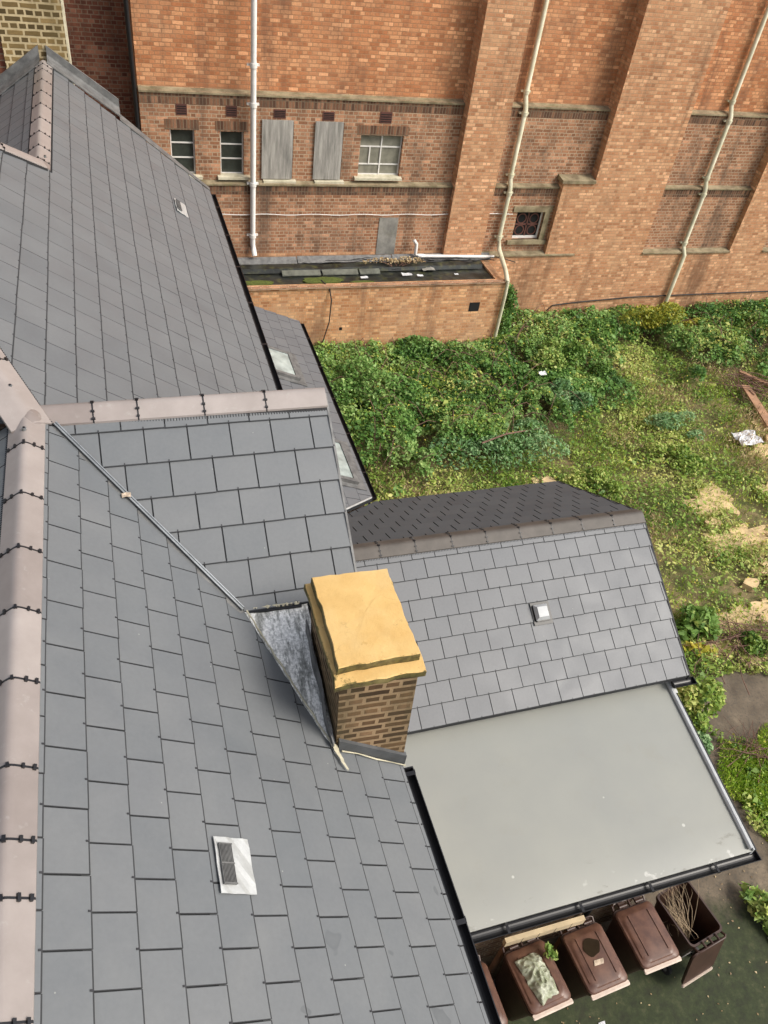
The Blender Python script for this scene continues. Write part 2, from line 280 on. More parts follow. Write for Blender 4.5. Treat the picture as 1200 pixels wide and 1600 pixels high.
# ------------------------------------------------------------------ geometry helpers
class G:
    def __init__(s): s.v = []; s.f = []; s.t = []; s.m = []; s.uvr = []
    def face(s, pts, t=.5, m=0, rot=0):
        i = len(s.v); s.v += [tuple(p) for p in pts]; s.f.append(tuple(range(i, i+len(pts)))); s.t.append(t); s.m.append(m); s.uvr.append(rot)
    def hexa(s, p, t=.5, m=0, skip=()):
        # p: 8 corners, 0-3 bottom ring ccw, 4-7 top ring
        F = [(3, 2, 1, 0), (4, 5, 6, 7), (0, 1, 5, 4), (1, 2, 6, 5), (2, 3, 7, 6), (3, 0, 4, 7)]
        for k, f in enumerate(F):
            if k not in skip: s.face([p[j] for j in f], t, m)
    def box(s, x0, x1, y0, y1, z0, z1, t=.5, m=0):
        s.hexa([(x0, y0, z0), (x1, y0, z0), (x1, y1, z0), (x0, y1, z0), (x0, y0, z1), (x1, y0, z1), (x1, y1, z1), (x0, y1, z1)], t, m)
    def prism(s, pts, d, t=.5, m=0, ms=None):
        # pts: top polygon ccw seen from above; d: extrusion vector downwards
        pts = [Vector(p) for p in pts]; d = Vector(d); lo = [p+d for p in pts]; n = len(pts)
        s.face(pts, t, m); s.face(lo[::-1], t, m if ms is None else ms)
        for i in range(n): j = (i+1) % n; s.face([pts[i], lo[i], lo[j], pts[j]], t, m if ms is None else ms)
    def tube(s, path, r, n=10, t=.5, m=0, caps=True):
        path = [Vector(p) for p in path]; R = r if isinstance(r, (list, tuple)) else [r]*len(path)
        rings = []; up = Vector((.31, .22, .92))
        for i, p in enumerate(path):
            d = (path[min(i+1, len(path)-1)] - path[max(i-1, 0)]).normalized()
            a = d.cross(up); a = a.normalized() if a.length > 1e-3 else Vector((1, 0, 0)); b = d.cross(a)
            rings.append([p + (a*math.cos(2*math.pi*k/n)+b*math.sin(2*math.pi*k/n))*R[i] for k in range(n)])
        i0 = len(s.v)
        for rg in rings: s.v += [tuple(q) for q in rg]
        for i in range(len(rings)-1):
            for k in range(n):
                k2 = (k+1) % n
                s.f.append((i0+i*n+k, i0+i*n+k2, i0+(i+1)*n+k2, i0+(i+1)*n+k)); s.t.append(t); s.m.append(m); s.uvr.append(0)
        if caps:
            s.f.append(tuple(i0+k for k in range(n))[::-1]); s.t.append(t); s.m.append(m); s.uvr.append(0)
            s.f.append(tuple(i0+(len(rings)-1)*n+k for k in range(n))); s.t.append(t); s.m.append(m); s.uvr.append(0)
    def sheet(s, rows, th=.01, t=.5, m=0):
        # rows: grid of points; closed thin shell
        nr, nc = len(rows), len(rows[0]); P = [[Vector(p) for p in r] for r in rows]
        def nrm(i, j):
            a = P[min(i+1, nr-1)][j]-P[max(i-1, 0)][j]; b = P[i][min(j+1, nc-1)]-P[i][max(j-1, 0)]
            n = a.cross(b); return n.normalized() if n.length > 1e-9 else Vector((0, 0, 1))
        sg = 1 if nrm(nr//2, nc//2).z > 0 else -1
        i0 = len(s.v)
        for i in range(nr):
            for j in range(nc): s.v.append(tuple(P[i][j]))
        i1 = len(s.v)
        for i in range(nr):
            for j in range(nc): s.v.append(tuple(P[i][j]-nrm(i, j)*sg*th))
        def add(f): s.f.append(f if sg > 0 else f[::-1]); s.t.append(t); s.m.append(m); s.uvr.append(0)
        for i in range(nr-1):
            for j in range(nc-1):
                a, b, c, d = i*nc+j, (i+1)*nc+j, (i+1)*nc+j+1, i*nc+j+1
                add((i0+a, i0+b, i0+c, i0+d)); add((i1+d, i1+c, i1+b, i1+a))
        for i in range(nr-1):
            a, b = i*nc, (i+1)*nc; add((i0+b, i0+a, i1+a, i1+b)); a, b = i*nc+nc-1, (i+1)*nc+nc-1; add((i0+a, i0+b, i1+b, i1+a))
        for j in range(nc-1):
            a, b = j, j+1; add((i0+a, i0+b, i1+b, i1+a)); a, b = (nr-1)*nc+j, (nr-1)*nc+j+1; add((i0+b, i0+a, i1+a, i1+b))
    def build(s, name, mats, parent=None, smooth=False, origin=None, bevel=0, label=None):
        me = bpy.data.meshes.new(name)
        off = Vector((0, 0, 0))
        if parent is not None:
            r = parent
            while r.parent: r = r.parent
            off = r.location.copy()
        elif origin is not None: off = Vector(origin)
        me.from_pydata([tuple(Vector(v)-off) for v in s.v], [], s.f)
        if not isinstance(mats, (list, tuple)): mats = [mats]
        for mt in mats: me.materials.append(mt)
        me.polygons.foreach_set('material_index', s.m)
        at = me.attributes.new('tint', 'FLOAT', 'FACE'); at.data.foreach_set('value', s.t)
        uv = me.uv_layers.new(name='UVMap').data
        for p, rot in zip(me.polygons, s.uvr):
            n = p.normal; ax, ay, az = abs(n.x), abs(n.y), abs(n.z)
            for li in p.loop_indices:
                c = me.vertices[me.loops[li].vertex_index].co + off
                if az > ax and az > ay: q = (c.x, c.y)
                elif ay >= ax: q = (c.x, c.z)
                else: q = (c.y+.07, c.z)
                uv[li].uv = q
        if smooth:
            me.polygons.foreach_set('use_smooth', [True]*len(me.polygons)); me.update(); me.set_sharp_from_angle(angle=math.radians(38))
        o = bpy.data.objects.new(name, me); C.objects.link(o)
        if parent is not None: o.parent = parent
        elif origin is not None: o.location = origin
        if bevel:
            b = o.modifiers.new('bevel', 'BEVEL'); b.width = bevel; b.segments = 2; b.limit_method = 'ANGLE'
        if label: o['label'] = label
        return o
def root(name, loc, label, cat, group=None, rz=0):
    o = bpy.data.objects.new(name, None); C.objects.link(o); o.location = loc; o.rotation_euler = (0, 0, rz)
    o.empty_display_size = .2; o['label'] = label; o['category'] = cat
    if group: o['group'] = group
    return o
def tag(o, label, cat, group=None, kind=None):
    o['label'] = label; o['category'] = cat
    if group: o['group'] = group
    if kind: o['kind'] = kind
    return o

def clip(poly, hp):
    # hp: list of (a,b,c): keep a*u+b*v<=c
    for a, b, c in hp:
        out = []; n = len(poly)
        for i in range(n):
            p, q = poly[i], poly[(i+1) % n]; dp = a*p[0]+b*p[1]-c; dq = a*q[0]+b*q[1]-c
            if dp <= 0: out.append(p)
            if (dp < 0) != (dq < 0) and abs(dp-dq) > 1e-12:
                k = dp/(dp-dq); out.append((p[0]+(q[0]-p[0])*k, p[1]+(q[1]-p[1])*k))
        poly = out
        if len(poly) < 3: return []
    return poly
def slates(g, O, U, V, u0, u1, v0, v1, region, w=.30, gauge=.25, first=None, phase=0, rivet=True, gap=.0045, th=.0085, skip=None, cham=.0030, tailw=.0075):
    """O origin on the eave line, U along the eave, V up the slope. region(u,v)->list of half planes."""
    O, U, V = Vector(O), Vector(U).normalized(), Vector(V).normalized(); Nn = U.cross(V)
    if Nn.z < 0: Nn = -Nn
    flip = U.cross(V).dot(Nn) < 0
    k = 0; v = v0
    while v < v1:
        gh = gauge if (k or first is None) else first
        top = min(v+gh+.04, v1)
        x = u0 + (((k % 2)*.5+phase) % 1 - 1)*w
        while x < u1:
            a, b = max(x+gap/2+random.uniform(-.0008, .0008), u0), min(x+w-gap/2, u1)
            if b-a > .02 and not (skip and skip(x+w/2, v+gauge/2)):
                vt = v+random.uniform(-.0025, .0025)
                poly = clip([(a, vt), (b, vt), (b, top), (a, top)], region((a+b)/2, v+gauge/2))
                if len(poly) > 2:
                    ht, hh = .017+random.uniform(0, .0018), .004
                    P = [O+U*p[0]+V*p[1]+Nn*(ht+(hh-ht)*(p[1]-vt)/(gh+.04)) for p in poly]
                    if flip: P = P[::-1]
                    t = min(1, max(0, random.gauss(.5, .2)))
                    # flat face; dark chamfered rim paints in the shadow and dirt line of the seams
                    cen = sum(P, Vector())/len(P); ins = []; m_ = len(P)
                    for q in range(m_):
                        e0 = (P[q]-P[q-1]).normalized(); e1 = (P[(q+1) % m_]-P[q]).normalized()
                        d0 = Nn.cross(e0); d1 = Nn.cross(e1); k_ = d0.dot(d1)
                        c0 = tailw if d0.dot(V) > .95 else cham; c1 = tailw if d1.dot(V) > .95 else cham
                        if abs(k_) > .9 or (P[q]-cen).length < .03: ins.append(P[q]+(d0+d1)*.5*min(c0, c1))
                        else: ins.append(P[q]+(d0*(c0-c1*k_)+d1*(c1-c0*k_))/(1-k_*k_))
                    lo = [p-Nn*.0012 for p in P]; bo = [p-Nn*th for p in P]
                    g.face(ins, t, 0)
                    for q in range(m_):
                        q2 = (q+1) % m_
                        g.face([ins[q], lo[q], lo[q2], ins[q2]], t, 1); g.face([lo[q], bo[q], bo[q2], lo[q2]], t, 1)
                    if rivet:
                        cx = x+w/2
                        if clip([(cx-.01, vt), (cx+.01, vt), (cx+.01, vt+.03), (cx-.01, vt+.03)], region(cx, vt)+[(1, 0, u1), (-1, 0, -u0)]):
                            B = O+U*cx+V*(vt+.012)+Nn*(ht+.0005)
                            q = [B+U*dx*.004+V*dy*.007 for dx, dy in ((-1, -1), (1, -1), (1, 1), (-1, 1))]
                            if flip: q = q[::-1]
                            g.prism([p+Nn*.003 for p in q], -Nn*.004, .5, 2)
            x += w
        v += gh; k += 1

def hipdirs(D, n1, n2):
    D = Vector(D).normalized(); out = []
    for n in (n1, n2):
        a = D.cross(Vector(n)).normalized(); out.append(a if a.z < 0 else -a)
    return out
def ridge_run(parent, p0, p1, cuts, da, db, hw=.125, lift=.03, mat='ridge', clips=True, roll=(1, 1), drop=.0):
    """segmental ridge tiles from p0 to p1; cuts are distances of the joints; da, db unit directions down both slopes."""
    p0, p1 = Vector(p0), Vector(p1); L = (p1-p0).length; D = (p1-p0).normalized(); da, db = Vector(da).normalized(), Vector(db).normalized()
    up = -(da+db).normalized()
    A, B = da*hw, db*hw
    def prof(off, scale=1):
        out = []; n = 16
        for i in range(n+1):
            s = i/n*2-1
            e = abs(s); side = A if s < 0 else B
            # straight flanks and a rounded crown
            r = .20; ee = e if e > r else (e*e/(2*r)+r/2)
            out.append(side*e*scale + up*(lift+off))
        # replace the crown by a smooth bridge
        for i in range(n+1):
            s = i/n*2-1; e = abs(s)
            if e <= .25:
                w0 = (s+.25)/.50; PA = A*.25*scale+up*(lift+off); PB = B*.25*scale+up*(lift+off); K = up*(lift+off)
                out[i] = PA*(1-w0)**2+K*2*w0*(1-w0)+PB*w0**2
        return out
    ts = [0]+[c for c in cuts if 0 < c < L]+[L]
    for a, b in zip(ts[:-1], ts[1:]):
        g = G(); o_, i_ = prof(0), prof(-.016)
        q = [p0+D*(a+.005), p0+D*(b-.005)]
        rows = [[q[0]+x for x in o_], [q[1]+x for x in o_]]
        inn = [[q[0]+x for x in i_], [q[1]+x for x in i_]]
        i0 = len(g.v); n = len(o_)
        for r in rows+inn: g.v += [tuple(x) for x in r]
        tt_ = random.random()
        def add(f): g.f.append(f); g.t.append(tt_); g.m.append(0); g.uvr.append(0)
        for j in range(n-1):
            add((j, j+1, n+j+1, n+j)); add((2*n+j+1, 2*n+j, 3*n+j, 3*n+j+1)); add((j+1, j, 2*n+j, 2*n+j+1)); add((n+j, n+j+1, 3*n+j+1, 3*n+j))
        add((0, n, 3*n, 2*n)); add((n-1, 2*n-1, 4*n-1, 3*n-1)[::-1])
        g.build('ridge_tile', M[mat], parent, smooth=True)
    if clips:
        for c in ts[1:-1]:
            g = G(); o_ = prof(.003); base = p0+D*c
            for j in range(len(o_)-1):
                a, b = base+o_[j], base+o_[j+1]; w_ = D*.005; d_ = up*.012
                g.hexa([a-w_-d_, b-w_-d_, b+w_-d_, a+w_-d_, a-w_, b-w_, b+w_, a+w_])
            for j in (1, 4, 8, 12, 15):
                c0 = base+o_[j]; t_ = (o_[min(j+1, 16)]-o_[j-1]).normalized(); nn = t_.cross(D).normalized()
                if nn.dot(up) < 0: nn = -nn
                sz = random.uniform(.010, .017)
                g.hexa([c0+t_*x*random.uniform(.005, .009)+D*y*sz+nn*z for z in (-.004, .010) for x, y in ((-1, -1), (1, -1), (1, 1), (-1, 1))])
            g.build('joint_clip', M['black'], parent)
    g = G()
    for side, on in ((A, roll[0]), (B, roll[1])):
        if not on: continue
        a = p0+side*1.0+up*(lift*.42); b = p1+side*1.0+up*(lift*.42); s_ = side.normalized()
        g.hexa([a-s_*.03-up*.015, b-s_*.03-up*.015, b+s_*.016-up*.015, a+s_*.016-up*.015, a-s_*.03+up*.004, b-s_*.03+up*.004, b+s_*.016+up*.002, a+s_*.016+up*.002])
        n = int(L/.02)
        for i in range(n):
            q = p0+D*(i+.5)*L/n+side*1.0+up*(lift*.42+.003)
            g.hexa([q+D*x*.003+s_*y+up*z for z in (-.002, .004) for x, y in ((-1, .0), (1, .0), (1, .02), (-1, .02))])
    if g.f: g.build('ridge_roll', M['blackm'], parent)

def wall_holes(g, x0, x1, z0, z1, y, holes, depth=.18, t=.5, m=0):
    """wall face towards -Y with real openings; holes: (x0,x1,z0,z1)"""
    xs = sorted({x0, x1, *[h[0] for h in holes], *[h[1] for h in holes]}); zs = sorted({z0, z1, *[h[2] for h in holes], *[h[3] for h in holes]})
    for a, b in zip(xs[:-1], xs[1:]):
        for c, d in zip(zs[:-1], zs[1:]):
            cx, cz = (a+b)/2, (c+d)/2
            if any(h[0] < cx < h[1] and h[2] < cz < h[3] for h in holes): continue
            g.face([(a, y, c), (b, y, c), (b, y, d), (a, y, d)], t, m)
    for h in holes:
        a, b, c, d = h; e = y+depth
        g.face([(a, y, c), (a, y, d), (a, e, d), (a, e, c)], t, m); g.face([(b, y, d), (b, y, c), (b, e, c), (b, e, d)], t, m)
        g.face([(a, y, d), (b, y, d), (b, e, d), (a, e, d)], t, m); g.face([(b, y, c), (a, y, c), (a, e, c), (b, e, c)], t, m)

# ------------------------------------------------------------------ ground, yard
def struct(o): o['kind'] = 'structure'; return o
g = G()
xs = np.concatenate([[-60, -20], np.linspace(-6, 26, 65), [45, 80]]); ys = np.concatenate([[-60, -20], np.linspace(-6, 20, 53), [45, 80]])
i0 = 0
def gh(x, y):
    if 5 < x < 24 and 5 < y < 19:
        return .05*noise.noise(Vector((x*.5, y*.5, 3)))+.02*noise.noise(Vector((x*2, y*2, 1)))
    return 0
for y in ys:
    for x in xs: g.v.append((x, y, gh(x, y)))
nx = len(xs)
for j in range(len(ys)-1):
    for i in range(nx-1): g.f.append((j*nx+i, j*nx+i+1, (j+1)*nx+i+1, (j+1)*nx+i)); g.t.append(.5); g.m.append(0); g.uvr.append(0)
struct(g.build('ground', M['ground'], smooth=True))
# concrete yard by the bins with a ragged edge
def blob_path(pts, rough=.12, n=10, seed=0):
    out = []
    for i in range(len(pts)):
        a, b = Vector(pts[i]), Vector(pts[(i+1) % len(pts)])
        for k in range(n):
            p = a.lerp(b, k/n); out.append((p.x+rough*noise.noise(Vector((p.x*2.1, p.y*2.1, seed))), p.y+rough*noise.noise(Vector((p.x*2.1, p.y*2.1, seed+9)))))
    return out
yard = blob_path([(-2, -8), (12, -8), (11.2, 1.0), (9.1, 2.2), (8.9, 3.6), (9.2, 4.6), (10.8, 5.0), (11.4, 6.2), (9.9, 6.5), (8.6, 6.0), (6.6, 5.2), (2, 5.2)], .25, 9)
g = G(); g.prism([(x, y, .055) for x, y in yard], (0, 0, -.15)); struct(g.build('path', M['concrete']))
sands = [((13.15, 10.9), .75, .42), ((12.9, 9.6), .95, .40), ((13.3, 8.6), .6, .35), ((14.2, 9.3), .7, .3), ((16.9, 13.4), .55, .6), ((15.9, 12.6), .45, .3), ((16.6, 12.4), .6, .35), ((9.1, 12.1), .4, .3),
         ((10.35, 6.95), .42, .25), ((11.4, 7.5), .55, .32), ((11.2, 6.5), .35, .22), ((12.4, 7.6), .5, .3), ((14.9, 11.0), .35, .3)]
for k, ((x, y), a, b) in enumerate(sands):
    g = G(); n = 72; P = []
    for i in range(n):
        th = 2*math.pi*i/n; r = 1+.75*noise.noise(Vector((math.cos(th)*1.6, math.sin(th)*1.6, k*3.1)))+.45*noise.noise(Vector((math.cos(th)*5, math.sin(th)*5, k)))
        P.append((x+a*r*math.cos(th-.5*b), y+b*r*math.sin(th), .075+.001*k))
    g.prism(P, (0, 0, -.12)); struct(g.build('sand_patch', M['sandy']))

# ------------------------------------------------------------------ big brick building
YW = 19.0
def at(x, z, y): return x*y/YW, GZ+(z-GZ)*y/YW     # measured on the pier plane, moved to plane y
B = root('brick_building', (9, 19, 0), 'tall orange brick building with piers, stone ledges and drainpipes across the back', 'building')
BAYS = [(.80, 8.50), (9.64, 12.60), (14.90, 18.06), (19.3, 24)]
PIERS = [(8.50, 9.64), (12.60, 14.90), (18.06, 19.3)]
L1, L2, L3 = 6.42, 4.47, 2.62                      # ledge heights
YT, YM, YL = 19.46, 19.30, 19.17                   # wall planes above, between, below the ledges
def win(x0, x1, z0, z1, y=YM): a, c = at(x0, z0, y); b, d = at(x1, z1, y); return (a, b, c, d)
wins = [win(1.39, 1.93, 4.72, 5.70), win(2.50, 3.04, 4.72, 5.69)]
bhole = [win(3.55, 4.20, 4.66, 5.95), win(4.80, 5.40, 4.66, 5.95)]
w3 = win(5.84, 6.92, 4.74, 5.70)
g = G()
for i, (a, b) in enumerate(BAYS): g.face([(a, YT, L1), (b, YT, L1), (b, YT, 16), (a, YT, 16)])
g.box(.80, 24, 19.9, 26, 0, 16)
g.build('upper_wall', M['brick_main'], B)
for i, (a, b) in enumerate(BAYS): g = G(); wall_holes(g, a, b, L2, L1, YM, (wins+bhole+[w3]) if i == 0 else [], .16); g.build('middle_wall', M['brick_mid'], B)
sw = (10.56, 11.40, 2.98, 3.77)
for i, (a, b) in enumerate(BAYS): g = G(); wall_holes(g, a, b, (L3 if i else 0), L2, YL, [sw] if i == 1 else [], .2); g.build('lower_wall', M['brick_mid'], B)
g = G(); g.box(9.64, 24, YW-.004, YW+.4, 0, L3-.04)     # flush plinth between the piers
g.box(.80, 8.498, YL-.003, YL+.2, 0, 2.70)
g.build('plinth_wall', M['brick_pier'], B)
for a, b in PIERS:
    g = G(); g.box(a, b, YW+(.001 if a < 9 else 0), 19.9, 0, 16)
    if a > 12 and a < 14: g.box(11.65, 12.60, YW+.004, 19.3, L3-.2, 4.62)
    g.build('pier', M['brick_pier'], B)
# stone ledges: sloping top and a square lip
def ledge(x0, x1, z, yb, yf, h=.05):
    g = G(); y0 = yf-.035
    g.hexa([(x0, y0, z-h), (x1, y0, z-h), (x1, yb+.02, z-h), (x0, yb+.02, z-h), (x0, y0, z-.012), (x1, y0, z-.012), (x1, yb+.02, z+.035), (x0, yb+.02, z+.035)])
    return g.build('stone_ledge', M['stone'], B)
for i, (a, b) in enumerate(BAYS):
    ledge(a+.003, b-.003, L1, YT, YM)
    ledge(a+.003, (b-.003) if i != 1 else 11.647, L2, YM, YL)
    if i: ledge(a+.003, b-.003, L3, YL, YW-.01)
    g = G(); g.box(a+.004, b-.004, YM-.004, YM+.1, L1-.055-.215, L1-.053); g.build('soldier_course', M['soldier'], B)
    g = G(); g.box(a+.004, (b-.004) if i != 1 else 11.64, YL-.004, YL+.1, L2-.055-.215, L2-.053); g.build('soldier_course', M['soldier'], B)
g = G(); g.hexa([(11.58, YW-.05, 4.62), (12.60, YW-.05, 4.62), (12.60, 19.35, 4.62), (11.58, 19.35, 4.62), (11.58, YW-.05, 4.70), (12.60, YW-.05, 4.70), (12.60, 19.35, 4.76), (11.58, 19.35, 4.76)])
g.build('pier_cap', M['stone'], B)
# windows
def window(h, y, bars_h, bars_v, glass='glass', fr=.03, label=None, depth=.12, frame='white'):
    a, b, c, d = h; Y = y+depth; g = G()
    g.box(a, a+fr, Y-.02, Y+.02, c, d); g.box(b-fr, b, Y-.02, Y+.02, c, d)
    for z in [c]+[c+(d-c)*k-fr/2 for k in bars_h]+[d-fr]: g.box(a+fr, b-fr, Y-.024, Y+.02, z, z+fr)
    for x0, z0, z1 in bars_v: xx = a+(b-a)*x0; g.box(xx-fr*.5, xx+fr*.5, Y-.028, Y+.02, c+(d-c)*z0, c+(d-c)*z1)
    w = g.build('window', M[frame], B, label=label)
    g = G(); g.box(a+.002, b-.002, Y-.004, Y+.004, c+.002, d-.002); g.build('pane', M[glass], w)
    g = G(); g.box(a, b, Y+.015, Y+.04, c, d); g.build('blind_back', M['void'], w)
    return w
def sill(w, x0, x1, z, y, d=.12, h=.07):
    g = G(); g.hexa([(x0, y-d, z-h), (x1, y-d, z-h), (x1, y+.1, z-h), (x0, y+.1, z-h), (x0, y-d, z-.012), (x1, y-d, z-.012), (x1, y+.1, z+.01), (x0, y+.1, z+.01)])
    g.build('sill', M['sill'], w, bevel=.006)
for k, h in enumerate(wins):
    w = window(h, YM, (.36, .69), (), label=['metal window half hidden behind the slate roof', 'narrow metal window left of the white drainpipe'][k]); sill(w, h[0]-.08, h[1]+.14, h[2], YM)
w = window(w3, YM, (.27, .70), ((.52, 0, 1), (.26, .27, .7)), glass='glass_pale', label='wide pale window with a broken grid of white bars'); sill(w, w3[0]-.1, w3[1]+.05, w3[2], YM)
for k, h in enumerate(bhole):
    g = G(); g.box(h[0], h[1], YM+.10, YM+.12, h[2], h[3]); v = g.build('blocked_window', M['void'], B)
    sill(v, h[0]-.06, h[1]+.08, h[2]-.02, YM)
    g = G(); x0 = h[0]-.10; x1 = h[1]-.02; g.box(x0, x1, YM-.045, YM-.02, h[2]+.0, h[3]+.03)
    for q in range(5): zz = h[2]+.12+q*.28; g.box(x0+.03, x0+.045, YM-.05, YM-.04, zz, zz+.015); g.box(x1-.05, x1-.035, YM-.05, YM-.04, zz+.03, zz+.045)
    g.build('window_board', M['board'], B, label=['grey plywood board beside the white drainpipe', 'grey plywood board further from the white drainpipe'][k])
# lintels (soldier bricks) and air bricks
for h in wins+[w3]:
    g = G(); g.box(h[0]-.11, h[1]+.11, YM-.003, YM+.1, h[3], h[3]+.225); g.build('brick_lintel', M['soldier'], B)
for x0, x1, z0, z1 in [(1.55, 1.79, 6.03, 6.26), (2.64, 2.89, 6.03, 6.26), (3.72, 4.0, 6.03, 6.22), (4.87, 5.15, 6.02, 6.21), (6.26, 6.56, 6.0, 6.25)]:
    a, c = at(x0, z0, YM); b, d = at(x1, z1, YM); g = G(); g.box(a, b, YM-.012, YM+.05, c-.02, d-.02)
    for q in range(4): zz = c+.01+q*(d-c-.04)/4; g.box(a+.02, b-.02, YM-.016, YM-.013, zz, zz+.018, m=1)
    g.build('air_brick', [M['terracotta'], M['void']], B)
# small square window with four round-cornered panes
a, b, c, d = sw; g = G(); Y = YL+.12; fr = .05
g.box(a, a+fr, Y-.02, Y+.02, c, d); g.box(b-fr, b, Y-.02, Y+.02, c, d); g.box(a+fr, b-fr, Y-.02, Y+.02, c, c+fr+.02); g.box(a+fr, b-fr, Y-.02, Y+.02, d-fr, d)
w = g.build('small_window', M['white'], B, label='small square window with a dark quatrefoil grille')
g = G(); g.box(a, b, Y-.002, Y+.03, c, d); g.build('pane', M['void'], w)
g = G()
mx, mz = (a+b)/2, (c+d)/2
g.box(mx-.022, mx+.022, Y-.018, Y-.003, c+fr, d-fr); g.box(a+fr, b-fr, Y-.018, Y-.003, mz-.022, mz+.022)
for sx in (-1, 1):
    for sz in (-1, 1):
        cx, cz = mx+sx*.19, mz+sz*.165; n = 16
        for i in range(n):
            t0, t1 = 2*math.pi*i/n, 2*math.pi*(i+1)/n
            r0, r1 = .115, .15
            g.face([(cx+r0*math.cos(t0), Y-.016, cz+r0*math.sin(t0)), (cx+r1*math.cos(t0), Y-.016, cz+r1*math.sin(t0)), (cx+r1*math.cos(t1), Y-.016, cz+r1*math.sin(t1)), (cx+r0*math.cos(t1), Y-.016, cz+r0*math.sin(t1))])
g.build('grille', M['terracotta'], w)
g = G(); g.box(a-.14, b+.2, YL-.03, YL+.02, d, d+.16); g.box(b, b+.16, YL-.028, YL+.02, c, d); g.box(a-.14, b+.22, YL-.07, YL+.05, c-.12, c)
g.build('window_surround', M['stone'], w, bevel=.01)
# drainpipes
def pipe(name, path, r, mat, collars=(), label=None):
    g = G(); g.tube(path, r, 12)
    for p, d in collars:
        p = Vector(p); d = Vector(d).normalized(); g.tube([p-d*.045, p+d*.045], r*1.28, 12)
        g.box(p.x-r*2.1, p.x+r*2.1, p.y+r*.4, p.y+r*1.6, p.z-.02, p.z+.02)
    return g.build(name, M[mat], B, smooth=True, label=label)
Zd = (0, 0, 1)
pipe('drainpipe', [(3.27, YL-.09, 14), (3.27, YL-.09, 2.98), (3.29, YL-.14, 2.86), (3.30, YL-.2, 2.72)], .066, 'white', [((3.27, YL-.09, z), Zd) for z in (9.6, 7.05, 6.25, 4.48, 3.2)], 'white drainpipe beside the boarded windows')
def stepped(x, mat, low, extra, label):
    p = [(x, YT-.11, 16), (x, YT-.11, L1+.22), (x, YM-.11, L1-.05), (x, YM-.11, L2+.20), (x, YL-.10, L2-.05)]+low
    cl = [((x, YT-.11, 9.6), Zd), ((x, YT-.11, L1+.30), Zd), ((x, YM-.11, L1-.16), Zd), ((x, YM-.11, L2+.27), Zd), ((x, YL-.10, L2-.16), Zd)]+extra
    return pipe('drainpipe', p, .062, mat, cl, label)
stepped(10.12, 'cream', [(10.12, YL-.10, 3.0), (10.05, 18.75, 2.85), (9.88, 17.85, 2.72), (9.84, 17.54, 2.55)], [((10.12, YL-.10, 3.1), Zd)], 'cream drainpipe ending at the low brick outbuilding')
stepped(16.35, 'cream', [(16.35, YL-.10, 2.75), (16.36, YW-.10, 2.55), (16.36, YW-.10, .1)], [((16.35, YL-.10, 2.85), Zd)], 'cream drainpipe running down into the undergrowth at the right')
pipe('drainpipe', [(.70, 19.30, 16), (.70, 19.30, 8.95)], .06, 'cream', [((.70, 19.3, 9.0), Zd)], 'cream drainpipe in the dark corner behind the slate roof')
pipe('drainpipe', [(.70, 19.32, 8.94), (.73, 19.34, 6), (.75, 19.35, 2)], .05, 'black', [], 'black lower length of the corner drainpipe')
# deep red side wing at the left, set back
g = G(); g.box(-9, .79, 20.3, 26, 0, 16); g.build('side_wing', M['brick_dark'], B)
g = G(); g.box(6.60, 7.12, YL-.016, YL+.05, 2.62, 3.62); g.build('cement_patch', M['cement'], B)
g = G()
n = 60; P = [Vector((2.0+8.4*i/n, YL-.04, 3.73+.012*math.sin(i*.7)-.02*math.sin(math.pi*i/n))) for i in range(n+1)]
g.tube(P, .010, 6); g.build('wall_cable', M['white'], B, label='thin pale cable running along the lower wall')
P = [(12.1, YW-.03, .2), (12.15, YW-.03, .75), (12.35, YW-.03, .98), (13.0, YW-.03, 1.05), (15.0, YW-.03, 1.16), (17.5, YW-.03, 1.18), (21, YW-.03, 1.20)]
g = G(); g.tube(P, .018, 6); g.build('wall_cable', M['blackm'], B, label='black cable low on the wall above the undergrowth')

# ------------------------------------------------------------------ outbuilding in front of it
OB = root('brick_outbuilding', (6, 18.3, 0), 'low flat roofed brick outbuilding with black felt roof below the white drainpipe', 'outbuilding')
g = G(); g.box(1.2, 9.84, 17.60, 17.82, 0, 2.50); g.box(9.62, 9.84, 17.82, 18.99, 0, 2.50)
g.build('wall', M['brick_low'], OB)
g = G(); g.box(8.90, 9.20, 17.592, 17.62, 1.68, 1.94); g.build('air_vent', M['void'], OB)
g = G(); g.box(5.3, 5.38, 17.594, 17.62, 1.28, 1.36); g.build('wall_hole', M['void'], OB)
g = G(); g.box(1.2, 9.90, 17.55, 17.68, 2.503, 2.55); g.build('coping', M['brick_mid'], OB, bevel=.01)
g = G()
rows = []
for j in range(10):
    y = 17.68+j*(19.07-17.68)/9
    rows.append([(1.2+8.66*i/40, y, 2.44+.02*noise.noise(Vector((i*.6, j*.6, 0)))+(.10 if j >= 9 else 0)+(.03 if j == 8 else 0)) for i in range(41)])
g.sheet(rows, .05); rf = g.build('roof', M['felt'], OB)
g = G()
for a, b, z in ((1.2, 4.4, .0), (4.42, 7.0, .012), (7.02, 9.9, .02)): g.hexa([(a, 18.90, 2.50+z), (b, 18.90, 2.50+z), (b, 19.06, 2.50+z), (a, 19.06, 2.50+z), (a, 18.88, 2.53+z), (b, 18.88, 2.53+z), (b, 19.06, 2.64+z), (a, 19.06, 2.64+z)])
g.build('lead_flashing', M['lead'], rf)
